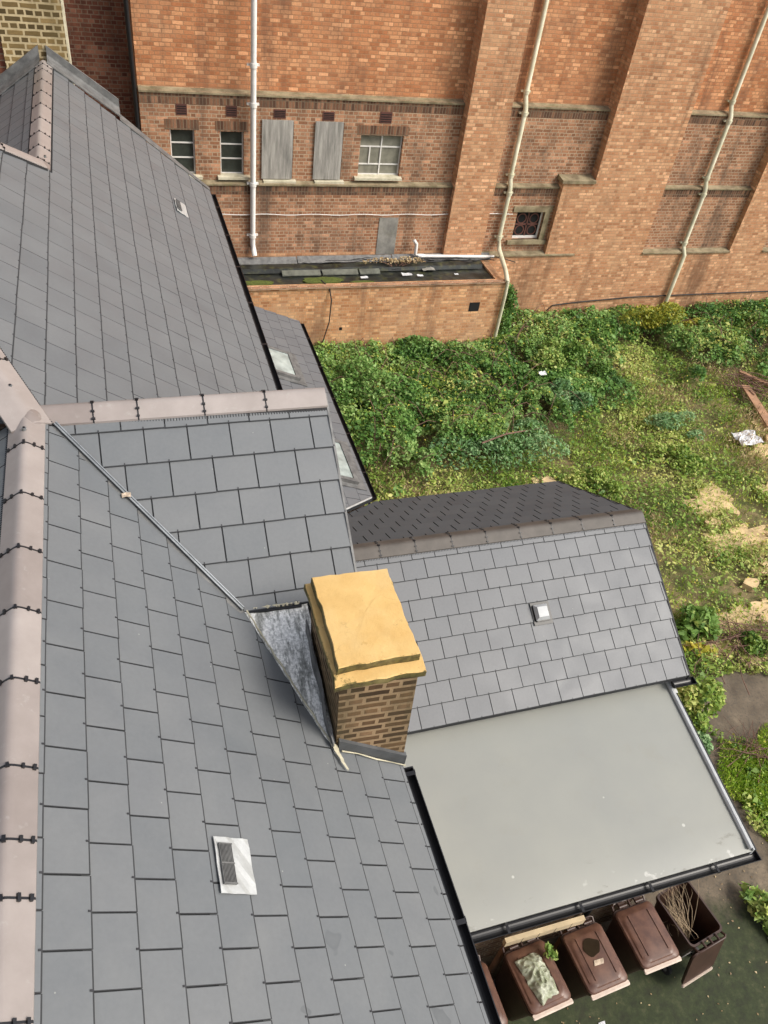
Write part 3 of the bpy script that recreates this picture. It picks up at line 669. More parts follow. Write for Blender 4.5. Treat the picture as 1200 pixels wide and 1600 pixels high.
for (x, y, a, b) in ((4.9, 18.05, .55, .16), (3.2, 18.0, .4, .13), (5.9, 17.9, .3, .08)):
    g = G(); n = 26; P = [(x+a*(1+.4*noise.noise(Vector((math.cos(t)*2, math.sin(t)*2, x))))*math.cos(t), y+b*(1+.4*noise.noise(Vector((math.cos(t)*2, math.sin(t)*2, y))))*math.sin(t), 2.478+.003*a) for t in [2*math.pi*i/n for i in range(n)]]
    g.prism(P, (0, 0, -.03)); g.build('moss_patch', M['moss'], rf)
g = G(); g.tube([(7.58, 19.0, 3.08), (7.66, 18.97, 2.98), (7.66, 18.95, 2.70), (7.74, 18.92, 2.66), (10.0, 18.92, 2.60)], .045, 10); g.tube([(7.72, 18.92, 2.66), (7.9, 18.92, 2.655)], .065, 10)
g.build('waste_pipe', M['white'], OB, smooth=True)
g = G(); g.tube([(9.85, 17.53, 2.60), (9.86, 17.52, 2.2), (9.86, 17.53, .1)], .045, 10); g.build('corner_pipe', M['cream'], OB, smooth=True)
g = G(); g.tube([(4.8, 17.9, 2.55), (4.95, 17.6, 2.50), (5.0, 17.5, 2.2), (4.98, 17.48, 1.6), (4.85, 17.5, 1.0), (4.7, 17.5, .8)], .016, 6); g.build('hanging_cable', M['blackm'], OB)
g = G()
for k in range(5):
    z0 = random.uniform(2.6, 2.72); x0 = 4.5+k*.6
    P = [(x0+i*.28, 18.72+.18*noise.noise(Vector((i*.35, k*4, 1))), z0+.12*noise.noise(Vector((i*.4, k*4, 7)))) for i in range(14)]
    g.tube(P, random.uniform(.008, .016), 5)
g.build('loose_cable', M['blackm'], OB)
g = G(); rows = []
for i in range(40):
    x = 1.3+8.2*i/39; h_ = .10+.05*noise.noise(Vector((x*.9, 3, 1)))
    rows.append([(x, 18.48, 2.47), (x, 18.52, 2.47+h_), (x, 18.72, 2.50+h_), (x, 18.88, 2.49)])
g.sheet(rows, .02); g.build('roof_kerb', M['felt'], rf)
g = G()
for a, b in ((3.9, 4.9), (4.95, 5.9), (5.95, 6.5)): g.hexa([(a, 18.30, 2.475), (b, 18.30, 2.475), (b, 18.46, 2.50), (a, 18.46, 2.50), (a, 18.30, 2.50), (b, 18.30, 2.50), (b, 18.46, 2.56), (a, 18.46, 2.56)])
g.build('glazed_strip', M['oldglass'], rf)
# debris lying on that roof
random.seed(21)
spots = [(6.0, 18.1, .12, 'plastic_white'), (7.2, 18.2, .17, 'plastic_white'), (7.55, 18.12, .10, 'plastic_white'), (8.1, 18.6, .2, 'leadclean'), (5.2, 18.4, .07, 'plastic_white'), (8.6, 18.15, .07, 'plastic_white'), (7.0, 18.55, .16, 'void'), (7.9, 18.45, .22, 'cement'), (8.7, 18.7, .17, 'leadclean')]
lab = ['crumpled white scrap nearest the moss on the black felt roof', 'largest white scrap near the edge of the black felt roof', 'small white scrap right of the largest one on the felt roof', 'grey sheet offcut under the horizontal white pipe', 'tiny white scrap above the moss on the felt roof', 'tiny white scrap near the corner pipe on the felt roof', 'black lump of roofing rubbish on the felt roof', 'grey cement lump lying under the white waste pipe', 'bent grey offcut nearest the corner of the felt roof']
for (x, y, s_, mt), lb in zip(spots, lab):
    g = G(); rows = [[(x+s_*(i/4-.5)*1.6, y+s_*(j/3-.5)*.8, 2.50+.5*s_*abs(noise.noise(Vector((i*.9+x, j*.9+y, 2))))) for i in range(5)] for j in range(4)]
    g.sheet(rows, .012); tag(g.build('scrap', M[mt], origin=(x, y, 2.48)), lb, 'litter', 'litter on the felt roof')

# ------------------------------------------------------------------ yellow brick stack beyond the roof
K = root('brick_chimney', (-.8, 13.8, 0), 'broad yellow stock brick stack rising behind the far ridge end', 'chimney')
g = G(); g.box(-1.23, -.378, 13.43, 14.2, 5, 15); g.build('stack', M['brick_yellow'], K)
g = G(); g.box(-4.5, -1.24, 13.5, 14.2, 5, 15); g.box(-4.5, 1.33, 12.7, 13.42, 0, 6.5); g.build('side_wall', M['brick_dark'], K)
g = G(); g.box(-.376, -.354, 13.45, 14.1, 7.7, 15); g.build('mortar_edge', M['sill'], K)

# ------------------------------------------------------------------ the slate roofed house
H = root('slate_roofed_house', (0, 6, 0), 'house with grey slate roofs, taupe ridge tiles, brown brick chimney and a flat roof', 'house')
XR, ZR, TP = -.712, 8.407, .7265                     # main ridge; tan of the pitch (36 deg)
CP, SP = math.cos(math.atan(TP)), math.sin(math.atan(TP))
XE = 1.480; ZE = ZR-TP*(XE-XR); LS = (XE-XR)/CP
def pm(x, y, o=0): return Vector((x, y, ZR-TP*(x-XR)))+Vector((SP, 0, CP))*o
Y0, Y1 = -1.163, 13.1
# main slope; hips rise over block B between Y 4.85 and 9.6
YJ, YH = 4.709, 9.322
def main_region(u, v):
    base = [(-1, 0, -Y0), (0, -1, 0), (.62/LS*1.0, 1, LS+0 + 0)] 
    out = [(-1, 0, -Y0), (1, 0.235, 12.616)]
    if YJ < u < YH:
        # half planes in (u=Y, v up slope): hip A : Y >= 4.86 + (.29/.142)*(dx) with dx=(v-LS)*CP
        kA = .29/.142*CP; kB = .20/.335*CP
        out += [(-1, kA, -YJ+kA*LS), (1, kB, YH+kB*LS)]
    else: out += [(0, 1, LS)]
    return out
# note: the far edge runs slightly askew, from Y 13.0 at the eave to 13.6 at the ridge
def far_fix(u, v): 
    o = main_region(u, v); o[1] = (1, -.58/LS, 12.616); return o
VENT = (.205, 1.74); VENT2 = (.90, 11.25)
g = G(); random.seed(3)
slates(g, (XE, 0, ZE), (0, 1, 0), (-CP, 0, SP), Y0, YJ, 0, LS, lambda u, v: [(0, 1, LS), (1, 0, YJ)], phase=.138, w=.3023, gauge=.2098, first=.0354)
slates(g, (XE, 0, ZE), (0, 1, 0), (-CP, 0, SP), YJ+.01, Y1+.2, 0, LS+1.5, far_fix, phase=.48, gauge=.2437, first=.1454, gap=.003, cham=.0018, tailw=.0125)
MR = g.build('main_roof', [M['slate'], M['slate_edge_shade'], M['copper']], H, label='large blue grey slate slope')
g = G(); e = -.03
g.prism([pm(XE, Y0, e+.03), pm(XE, 12.597, e+.03), pm(XR, 13.16, e+.03), pm(XR, Y0, e+.03)], (0, 0, -.05))
g.prism([pm(XR+.001, YJ+.04, e+.03), pm(XR+.001, YH-.04, e+.03), pm(-1.841, 8.624, e+.03), pm(-1.841, 6.977, e+.03)], (0, 0, -.05))
g.build('underlay', M['underlay'], MR)
# left slopes, hidden hips
g = G()
def left_reg(u, v): return [(0, 1, 2.6)]
def pl(x, y, o=0): return Vector((x, y, ZR-TP*(XR-x)))+Vector((-SP, 0, CP))*o
LL = 2.229/CP
for a, b in ((Y0, YJ), (YH, 13.16)):
    slates(g, (XR-2.229, 0, ZR-2.229*TP), (0, 1, 0), (CP, 0, SP), a, b, 0, LL, lambda u, v: [(0, 1, LL)], phase=.2, rivet=False)
ls = g.build('left_slope', [M['slate'], M['slate_edge_shade'], M['copper']], H)
for a, b in ((Y0, YJ+.04), (YH, 13.16)): g = G(); g.prism([pl(XR, a), pl(XR, b), pl(XR-2.229, b), pl(XR-2.229, a)], (0, 0, -.05)); g.build('underlay', M['underlay'], ls)
# block B: near and far hip ends and the side beyond
ZB = ZR-TP*(-1.841-XR)
P1, P2 = Vector((-1.841, 6.977, ZB)), Vector((-1.841, 8.624, ZB)); J1, J2 = Vector((XR, YJ, ZR)), Vector((XR, YH, ZR)); K1, K2 = Vector((-2.965, YJ, ZR)), Vector((-2.965, YH, ZR))
g = G()
for poly in ([K1, J1, P1], [J2, K2, P2], [K2, K1, P1, P2]):
    poly = [p-Vector((0, 0, .004)) for p in poly]; g.prism(poly, (0, 0, -.05))
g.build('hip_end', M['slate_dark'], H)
# house body
g = G()
XW = 1.35
g.box(-2.9, XW, Y0+.05, 12.58, 0, ZE-.02)
for y in (Y0+.05, 12.55):
    g.prism([(XW, y, ZE-.02), (XR, y, ZR-.08), (-2.9, y, ZE+.05)], (0, .03, 0))
g.build('house_wall', M['brick_wall'], H)
g = G(); g.box(XW-.3, XE-.03, Y0, 12.58, ZE-.05, ZE-.035); g.box(XE-.05, XE-.028, Y0, 12.58, ZE-.18, ZE-.0); g.build('fascia', M['black'], H)
# gutter of the main roof
def gutter(parent, p0, p1, r=.056, brackets=1.0, out=Vector((1, 0, 0)), name='gutter', ends=True):
    p0, p1 = Vector(p0), Vector(p1); D = (p1-p0).normalized(); L = (p1-p0).length; g = G(); n = 10; rows = []
    for q in (p0, p1): rows.append([q+out*r*math.cos(math.pi*i/n)*-1-Vector((0, 0, 1))*r*math.sin(math.pi*i/n) for i in range(n+1)])
    i0 = len(g.v)
    inner = [[q+out*(r-.006)*math.cos(math.pi*i/n)*-1-Vector((0, 0, 1))*(r-.006)*math.sin(math.pi*i/n) for i in range(n+1)] for q in (p0, p1)]
    for k in range(n):
        g.face([rows[0][k], rows[0][k+1], rows[1][k+1], rows[1][k]]); g.face([inner[0][k+1], inner[0][k], inner[1][k], inner[1][k+1]])
    for k in (0, n): g.face([rows[0][k], inner[0][k], inner[1][k], rows[1][k]])
    if ends:
        for q in (p0, p1): 
            pts = [q+out*r*math.cos(math.pi*i/n)*-1-Vector((0, 0, 1))*r*math.sin(math.pi*i/n) for i in range(n+1)]; g.prism(pts, D*.01)
    s = .6
    while s < L:
        q = p0+D*s; a = [q+out*(r+.004)*math.cos(math.pi*i/n)*-1-Vector((0, 0, 1))*(r+.004)*math.sin(math.pi*i/n) for i in range(n+1)]
        for k in range(n): g.hexa([a[k], a[k+1], a[k+1]+D*.03, a[k]+D*.03, a[k]*1+out*0+Vector((0, 0, -.004)), a[k+1]+Vector((0, 0, -.004)), a[k+1]+D*.03+Vector((0, 0, -.004)), a[k]+D*.03+Vector((0, 0, -.004))])
        g.box(q.x-r*abs(out.x)-.015*abs(out.y), q.x+r*abs(out.x)+.015*abs(out.y), q.y-r*abs(out.y)-.015*abs(out.x), q.y+r*abs(out.y)+.015*abs(out.x), q.z-.001, q.z+.006)
        s += brackets
    return g.build(name, M['black'], parent, smooth=True)
gutter(MR, (XE+.032, Y0, ZE-.03), (XE+.032, 2.48, ZE-.03)); gutter(MR, (XE+.032, 4.5, ZE-.03), (XE+.032, 12.6, ZE-.03))
# ridge tiles
DR, DL = Vector((CP, 0, -SP)), Vector((-CP, 0, -SP))
near = [4.39, 3.90, 3.44, 2.99, 2.54, 2.07, 1.73, 1.49, 1.05, .6, .15, -.3, -.75]
ridge_run(MR, (XR, 4.74, ZR), (XR, Y0, ZR), [4.74-y for y in near], DR, DL, hw=.14)
farj = [13.0, 12.76, 12.28, 11.78, 11.26, 10.73, 10.25, 9.80, 9.41]
ridge_run(MR, (XR, 9.25, ZR), (XR, 13.2, ZR), sorted(y-9.25 for y in farj), DR, DL, hw=.14)
n2 = (J1-K1).cross(P1-K1); ha = hipdirs(P1-J1, (SP, 0, CP), n2); ridge_run(MR, J1-(P1-J1).normalized()*.10+Vector((0, 0, .004)), P1, [.62, 1.1, 1.6, 2.1], ha[0], ha[1], hw=.15, roll=(1, 0))
n3 = (K2-J2).cross(P2-J2); hb = hipdirs(P2-J2, (SP, 0, CP), n3); ridge_run(MR, J2+Vector((.03, .02, 0)), P2, [.5, .95, 1.4], hb[0], hb[1], hw=.15, roll=(1, 0))
ridge_run(MR, P1, P2, [.45, .9, 1.35], DR, DL, hw=.145, roll=(1, 0))
me = bpy.data.meshes.new('junction_cap'); bm = bmesh.new(); bmesh.ops.create_icosphere(bm, subdivisions=4, radius=1)
for v in bm.verts: v.co = Vector((v.co.x*.11, v.co.y*.13, v.co.z*.06-.05*(abs(v.co.x)**1.5)))
bm.to_mesh(me); bm.free(); me.materials.append(M['ridge']); me.polygons.foreach_set('use_smooth', [True]*len(me.polygons))
jc = bpy.data.objects.new('junction_cap', me); C.objects.link(jc); jc.parent = MR; jc.location = J1+Vector((.01, .0, -.035))-H.location
# screws on the junction tiles
g = G()
for (x, y, z) in ((XR+.0, 4.52, ZR+.032), (-.80, 4.93, ZR+.095), (-.64, 9.42, ZR+.03)):
    g.tube([(x, y, z-.01), (x, y, z+.008)], .014, 12); g.tube([(x, y, z+.006), (x, y, z+.014)], .007, 8, m=1)
g.build('fixing_screw', [M['steel'], M['black']], MR)
# --- roof vents on the main slope: lead slate with a louvred slot
def lead_vent(x0, x1, y0, y1, lab):
    g = G(); n = 6; rows = [[pm(x0+(x1-x0)*i/n, y0+(y1-y0)*j/n, .026+.003*math.sin(i*2.1+j*1.7)) for i in range(n+1)] for j in range(n+1)]
    g.sheet(rows, .004); v = g.build('roof_vent', M['leadclean'], MR, label=lab)
    g = G(); hx0, hx1 = x0+(x1-x0)*.08, x0+(x1-x0)*.42; hy0, hy1 = y0+(y1-y0)*.15, y0+(y1-y0)*.85
    # raised hood with slots
    def b(xa, xb, ya, yb, o0, o1, m=0):
        g.hexa([pm(xa, ya, o0), pm(xb, ya, o0), pm(xb, yb, o0), pm(xa, yb, o0), pm(xa, ya, o1), pm(xb, ya, o1), pm(xb, yb, o1), pm(xa, yb, o1)], m=m)
    b(hx0, hx1, hy0, hy1, .026, .032, 1)
    k = 9
    for i in range(k+1): xx = hx0+(hx1-hx0)*i/k; b(xx-.0015, xx+.0015, hy0, hy1, .032, .042)
    for yy in (hy0, (hy0+hy1)/2, hy1): b(hx0-.003, hx1+.003, yy-.003, yy+.003, .032, .045)
    return v, g.build('louvre', [M['lead'], M['void']], MR)
lead_vent(.116, .287, 1.543, 1.827, 'silver lead roof vent on the near slate slope')
lead_vent(.80, .945, 10.68, 11.10, 'small silver roof vent on the far slate slope')

# --- cross gable
TG = .643; YC = 4.83; ZG = 8.351; XV = XR+(ZR-ZG)/TP; CG, SG = math.cos(math.atan(TG)), math.sin(math.atan(TG))
YB = 3.50; XG = 1.375
TB = .85; CB_, SB_ = math.cos(math.atan(TB)), math.sin(math.atan(TB)); YK = 5.75
def pg(x, y, o=0): return Vector((x, y, ZG-(TG if y < YC else TB)*abs(YC-y)))+(Vector((0, -SG, CG)) if y < YC else Vector((0, SB_, CB_)))*o
Lg = (YC-YB)/CG
def gab_region(u, v):
    # u = X, v up slope from YB.  valley: x >= XR + (YC - y)*TG/TP
    k = TG/TP*CG    # dx per v
    xb = XV+(YC-YB)*TG/TP
    return [(-1, -k, -xb-.012), (0, 1, Lg), (1, .040*0, XG)]
g = G(); random.seed(5)
slates(g, (0, YB, ZG-TG*(YC-YB)), (1, 0, 0), (0, CG, SG), -1.2, XG, 0, Lg, gab_region, phase=.6, first=.1035, gauge=.2555, w=.30)
GR = g.build('gable_roof', [M['slate'], M['slate_edge_shade'], M['copper']], H, label='small cross gable slope with a mitred valley')
g = G(); x_b = XV+(YC-YB)*TG/TP
g.prism([pg(XV, YC-.001), pg(x_b, YB), pg(XG, YB), pg(XG, YC-.001)], (0, 0, -.05))
g.build('underlay', M['underlay'], GR)
g = G(); random.seed(6)
kf = TB/TP*CB_; Lf = (YK-YC)/CB_; xf = XV+(YK-YC)*TB/TP
slates(g, (0, YK, ZG-TB*(YK-YC)), (-1, 0, 0), (0, -CB_, SB_), -XG, 1.2, 0, Lf, lambda u, v: [(1, -kf, -xf), (0, 1, Lf)], phase=.3, gauge=.2555, rivet=False)
bk = g.build('gable_back_slope', [M['slate'], M['slate_edge_shade'], M['copper']], H)
g = G(); g.prism([pg(XV, YC+.001), pg(XG, YC+.001), pg(XG, YK), pg(xf, YK)], (0, 0, -.05)); g.build('underlay', M['underlay'], bk)
ridge_run(GR, (XR+.02, YC+.012, ZG), (XG+.01, YC, ZG), [.40, .70, 1.16, 1.61], (0, -CG, -SG), (0, CB_, -SB_), hw=.152, lift=.042)
g = G()  # gable end wall and verge trim
g.prism([(XG-.01, YC, ZG-.06), (XG-.01, YB, ZG-.06-TG*(YC-YB)), (XG-.01, YB, 4.5), (XG-.01, YK, 4.5), (XG-.01, YK, ZG-.06-TB*(YK-YC))], (-.05, 0, 0))
g.build('gable_wall', M['brick_wall'], H)
g = G(); 
for y0, y1 in ((YC-.02, YB), (YC+.02, YK)):
    a, b = pg(XG, y0, .02), pg(XG, y1, .02)
    d = Vector((0, 0, -.10)); w_ = Vector((.016, 0, 0)); g.hexa([a+d, b+d, b+d+w_, a+d+w_, a, b, b+w_, a+w_])
g.build('verge_trim', M['lead'], GR)
# cut near gutter and the black edge at the foot
g = G(); g.box(x_b+.03, XG-.42, YB-.022, YB-.004, ZG-TG*(YC-YB)-.03, ZG-TG*(YC-YB)+.010); g.build('foot_strip', M['black'], GR)
# valley liner: bright metal upstand along the valley
def valley(parent, p0, p1, nrm=Vector((0, 0, 1))):
    p0, p1 = Vector(p0), Vector(p1); D = (p1-p0).normalized(); s_ = D.cross(nrm).normalized(); g = G()
    def strip(a, b, z0, z1, m): g.hexa([p0+s_*a+nrm*z0, p1+s_*a+nrm*z0, p1+s_*b+nrm*z0, p0+s_*b+nrm*z0, p0+s_*a+nrm*z1, p1+s_*a+nrm*z1, p1+s_*b+nrm*z1, p0+s_*b+nrm*z1], m=m)
    sg = -1 if s_.y > 0 else 1
    def st(a, b, *r): strip(*sorted((a*sg, b*sg)), *r)
    st(-.005, .075, -.012, .014, 1); st(-.004, .004, .012, .052, 0); st(.004, .018, .035, .043, 0)
    return g.build('valley_liner', [M['steel'], M['lead']], parent)
valley(GR, pg(XV+.10, YC-.10*TP/TG, .015), pg(x_b+.01, YB, .015))
# leaf caught in the valley
g = G(); c0 = pg(-.13, YC-(-.13-XV)*TP/TG, .06)
rows = [[c0+Vector((.03*(i-1), .022*(j-1), .01*((i+j) % 2))) for i in range(3)] for j in range(3)]
g.sheet(rows, .003); tag(g.build('dead_leaf', M['leaf_litter'], origin=tuple(c0)), 'curled dry leaf caught halfway down the metal valley', 'leaf')

# --- chimney
CZ = {'b': 6.3, 't': GZ-4.0}
CH = None
g = G()
def cx(z): k = (z-6.76)/1.114; return (1.013-.058*k, 1.492-.053*k)     # leans a touch
zt = 7.884
xa, xb2 = cx(5.79); xc, xd = cx(zt)
g.hexa([(xa, 2.548, 5.79), (xb2, 2.519, 5.79), (xb2, 3.275, 5.79), (xa, 3.275, 5.79), (xc, 2.519, zt), (xd, 2.50, zt), (xd, 3.275, zt), (xc, 3.275, zt)])
CH = g.build('chimney', M['brick_stack'], H)
def slab(x0, x1, y0, y1, z0, z1, r, nm, seed, mossy):
    n = 9; g = G(); ring = []
    def edge(a, b): return [a.lerp(b, i/n) for i in range(n)]
    c = [Vector((x0, y0, 0)), Vector((x1, y0, 0)), Vector((x1, y1, 0)), Vector((x0, y1, 0))]
    pts = edge(c[0], c[1])+edge(c[1], c[2])+edge(c[2], c[3])+edge(c[3], c[0])
    ctr = Vector(((x0+x1)/2, (y0+y1)/2, 0))
    def rg(sc, z, j): return [ctr+(p-ctr)*sc+Vector((1.5*j*noise.noise(Vector((p.x*13, p.y*13, seed+z*3))), 1.5*j*noise.noise(Vector((p.x*13+5, p.y*13, seed+z*3))), z+.004*noise.noise(Vector((p.x*8, p.y*8, seed))))) for p in pts]
    R = [rg(.985, z0, .01), rg(1, z0+.008, .012), rg(1, z1-.006, .012), rg(.985, z1, .012), rg(.55, z1+.004, .0), rg(.02, z1+.006, 0)]
    i0 = 0; m_ = len(pts)
    for r_ in R: g.v += [tuple(p) for p in r_]
    for k in range(len(R)-1):
        for i in range(m_):
            j = (i+1) % m_; g.f.append((k*m_+i, k*m_+j, (k+1)*m_+j, (k+1)*m_+i)); g.t.append(mossy[k]); g.m.append(0); g.uvr.append(0)
    g.f.append(tuple(range(m_))[::-1]); g.t.append(1); g.m.append(0); g.uvr.append(0)
    g.f.append(tuple(range((len(R)-1)*m_, len(R)*m_))); g.t.append(0); g.m.append(0); g.uvr.append(0)
    return g.build(nm, M['cap'], CH, smooth=True)
slab(.919, 1.485, 2.495, 3.304, 7.874, 7.934, 0, 'lower_cap', 3, (2.0, 1.9, .6, .25, .1))
slab(.955, 1.456, 2.568, 3.280, 7.934, 8.008, 0, 'upper_cap', 8, (1.5, 1.9, .5, .10, .0))
# lead on the near foot of the chimney
zf = lambda x: ZR-TP*(x-XR)
g = G()
g.hexa([(1.003, 2.505, zf(1.003)-.02), (1.505, 2.500, zf(1.505)), (1.505, 2.519, zf(1.505)), (1.003, 2.54, zf(1.003)-.02), (1.0, 2.503, zf(1.0)+.13), (1.50, 2.487, zf(1.50)+.15), (1.50, 2.519, zf(1.50)+.15), (1.0, 2.53, zf(1.0)+.13)])
g.build('front_flashing', M['lead_dark'], CH)
g = G(); g.tube([(1.02, 2.49, zf(1.02)+.04), (1.14, 2.493, zf(1.14)+.045), (1.27, 2.485, zf(1.27)+.035), (1.40, 2.482, zf(1.40)+.04), (1.50, 2.478, zf(1.50)+.04)], [.006, .004, .006, .003, .005], 6); g.build('mortar_fillet', M['sill'], CH)
# the old whitish back gutter between the gable foot and the stack
g = G(); rows = []
NR = 22
for j in range(NR):
    s = j/(NR-1); xl = .545+(.970-.545)*s; y = 3.515+(2.48-3.515)*s; xr = .998
    row = []
    for i in range(13):
        k = i/12; x = xl+(xr-xl)*k
        lift = .02+.31*(k**1.05)*(1-s)+.012*noise.noise(Vector((x*14, y*14, 0)))*(1-.5*s)+(.006 if j in (13, 17) else 0)
        row.append(pm(x+.008*noise.noise(Vector((y*16, 3, 1)))*(1-k), y, 0)+Vector((0, 0, lift)))
    rows.append(row)
g.sheet(rows, .012); g.build('back_gutter', M['apron'], CH, smooth=True)
g = G(); rows = []
for y in np.linspace(2.50, 3.30, 14):
    z0 = zf(.97)-.03+.35*max(0, y-2.50); rows.append([(.996-.052*max(0, (z-6.76)/1.114)-.007*math.sin(y*17)-.012, y, z+.02*math.sin(y*9)) for z in np.linspace(z0, z0+.15, 5)])
g.sheet(rows, .01); g.build('side_flashing', M['lead'], CH, smooth=True)
# ragged mortar lines
g = G()
for a, b, r_, up_ in (((.552, 3.50), (.965, 2.48), .006, 0), ((.56, 3.512), (.93, 3.505), .015, .27)):
    P = [pm(a[0]+(b[0]-a[0])*i/24, a[1]+(b[1]-a[1])*i/24, .028)+Vector((.008*noise.noise(Vector((i*.9, 1, r_*99))), .008*noise.noise(Vector((i*.9, 5, 0))), up_*i/24)) for i in range(25)]
    g.tube(P, [r_*(1+.7*noise.noise(Vector((i*1.3, 0, 2)))) for i in range(25)], 6)
g.build('mortar_fillet', M['sill'], CH)
g = G(); rows = []
for j in range(8):
    s = j/7; y = 2.52-.165*s; w_ = .034*(1-s*.8)+.006
    rows.append([pm(.922+.073*s+w_*i/2+.004*math.sin(j*2.1), y, .045-.01*s+.01*(i == 1)) for i in range(3)])
g.sheet(rows, .008); g.build('lead_tongue', M['sill'], CH)

# --- extension with its own gabled slate roof
TE = .568; YX = 6.22; ZX = GZ-6.70; CE, SE = math.cos(math.atan(TE)), math.sin(math.atan(TE)); X0, X1 = 1.36, 6.33
YN, YF = 4.31, 8.14; LE = (YX-YN)/CE
def pe(x, y, o=0): return Vector((x, y, ZX-TE*abs(YX-y)))+Vector((0, -SE if y < YX else SE, CE))*o
g = G(); random.seed(8)
slates(g, (0, YN, ZX-TE*(YX-YN)), (1, 0, 0), (0, CE, SE), X0, X1, 0, LE, lambda u, v: [(0, 1, LE)], phase=.457, gauge=.2465)
ER = g.build('extension_roof', [M['slate_ext'], M['slate_edge_shade'], M['copper']], H, label='lower pale grey slate slope with a square vent')
g = G(); g.prism([pe(X0, YX-.001), pe(X0, YN), pe(X1, YN), pe(X1, YX-.001)], (0, 0, -.05)); g.build('underlay', M['underlay'], ER)
g = G(); LX = (YF-YX)/CE
slates(g, (0, YF, ZX-TE*(YF-YX)), (-1, 0, 0), (0, -CE, SE), -X1, -X0, 0, LX, lambda u, v: [(0, 1, LX), (1, -1.30*CE, -3.25+.0)], phase=.1, gauge=.2465, rivet=False, gap=.012)
EB = g.build('extension_back_slope', [M['slate_dark'], M['slate_edge_shade'], M['copper']], H, label='dark brown grey slope behind the low ridge')
g = G(); g.prism([pe(X0, YX+.001), pe(X1, YX+.001), pe(X1, YF), pe(3.25, YF)], (0, 0, -.05)); g.build('underlay', M['underlay'], EB)
ridge_run(ER, (X0, YX, ZX), (X1+.015, YX, ZX), [.33, .80, 1.25, 1.71, 2.19, 2.66, 3.13, 3.59, 4.03, 4.5], (0, -CE, -SE), (0, CE, -SE), hw=.155, mat='ridge_dark', roll=(1, 0))
g = G(); g.box(XW, X1-.12, YN+.14, YF-.14, 0, ZX-TE*(YX-YN)-.06)
for x in (X1-.12,): g.prism([(x, YN+.14, ZX-TE*(YX-YN)-.06), (x, YF-.14, ZX-TE*(YX-YN)-.06), (x, YX, ZX-.06)], (-.05, 0, 0))
g.build('extension_wall', M['brick_wall'], H)
g = G()
for y0, y1 in ((YX-.02, YN), (YX+.02, YF)):
    a, b = pe(X1, y0, .017), pe(X1, y1, .017); d = Vector((0, 0, -.12)); w_ = Vector((.02, 0, 0)); g.hexa([a+d, b+d, b+d+w_, a+d+w_, a, b, b+w_, a+w_])
g.build('verge_trim', M['blackm'], ER)
gutter(ER, (6.10, YN-.045, ZX-TE*(YX-YN)-.05), (6.42, YN-.045, ZX-TE*(YX-YN)-.05), out=Vector((0, 1, 0)), brackets=9, r=.055)
# square grey cowl vent
vx, vy = 4.505, 5.255
g = G()
def eb(x0, x1, y0, y1, o0, o1, m=0, inset=0):
    g.hexa([pe(x0, y0, o0), pe(x1, y0, o0), pe(x1, y1, o0), pe(x0, y1, o0), pe(x0+inset, y0+inset, o1), pe(x1-inset, y0+inset, o1), pe(x1-inset, y1-inset, o1), pe(x0+inset, y1-inset, o1)], m=m)
eb(4.385, 4.64, 5.13, 5.375, .012, .028, 1); eb(4.42, 4.62, 5.165, 5.35, .028, .055, 1)
v = g.build('roof_vent', [M['lead'], M['black']], ER, bevel=.006, label='square grey cowl vent with a black base')
g = G(); eb(4.405, 4.595, 5.175, 5.345, .055, .105, 0, .03); g.build('cowl', M['cowl'], ER, bevel=.015)

# --- flat roof
FZ0, FZ1 = 3.57, 3.80     # front and back heights
FX0 = XW; YFr, YBk = 2.26, 4.44
def ff(x, y, o=0): k = (y-YFr)/(YBk-YFr); return Vector((x, y, FZ0+(FZ1-FZ0)*k+o))
fx1 = lambda y: 6.03+(6.14-6.03)*(y-YFr)/(YBk-YFr)
g = G(); rows = []
for j in range(13):
    y = YFr+(YBk-YFr)*j/12
    rows.append([ff(FX0+(fx1(y)-FX0)*i/20, y, .004*noise.noise(Vector((i*.5, j*.5, 4)))-(.02 if j == 0 else 0)) for i in range(21)])
g.sheet(rows, .09); FR = g.build('flat_roof', M['grp'], H, smooth=True, label='flat grey fibreglass roof')
g = G()
a, b = ff(fx1(YFr), YFr+.0, .0), ff(fx1(YBk), YBk, .0)
g.tube([a+Vector((-.02, .02, .018)), b+Vector((-.02, -.02, .018))], .032, 8)
g.hexa([a+Vector((-.0, 0, -.10)), a+Vector((.03, 0, -.10)), b+Vector((.03, 0, -.10)), b+Vector((0, 0, -.10)), a+Vector((0, 0, .02)), a+Vector((.02, 0, .015)), b+Vector((.02, 0, .015)), b+Vector((0, 0, .02))])
g.build('edge_trim', M['cowl'], FR, smooth=True)
g = G(); a, b = ff(fx1(YFr)+.034, YFr, 0), ff(fx1(YBk)+.034, YBk, 0)
g.hexa([a+Vector((0, 0, -.16)), a+Vector((.02, 0, -.16)), b+Vector((.02, 0, -.16)), b+Vector((0, 0, -.16)), a, a+Vector((.02, 0, -.002)), b+Vector((.02, 0, -.002)), b])
g.build('side_fascia', M['black'], FR)
g = G()
g.box(FX0, 6.06, YFr+.02, YFr+.04, FZ0-.24, FZ0-.045); g.build('front_fascia', M['black'], FR)
gutter(FR, (FX0+.2, YFr-.035, FZ0-.085), (6.12, YFr-.035, FZ0-.085), r=.06, out=Vector((0, 1, 0)), brackets=.85)
g = G(); g.box(FX0, 5.98, YFr+.04, 2.86, FZ0-.20, FZ0-.18); g.build('soffit', M['cement'], FR)
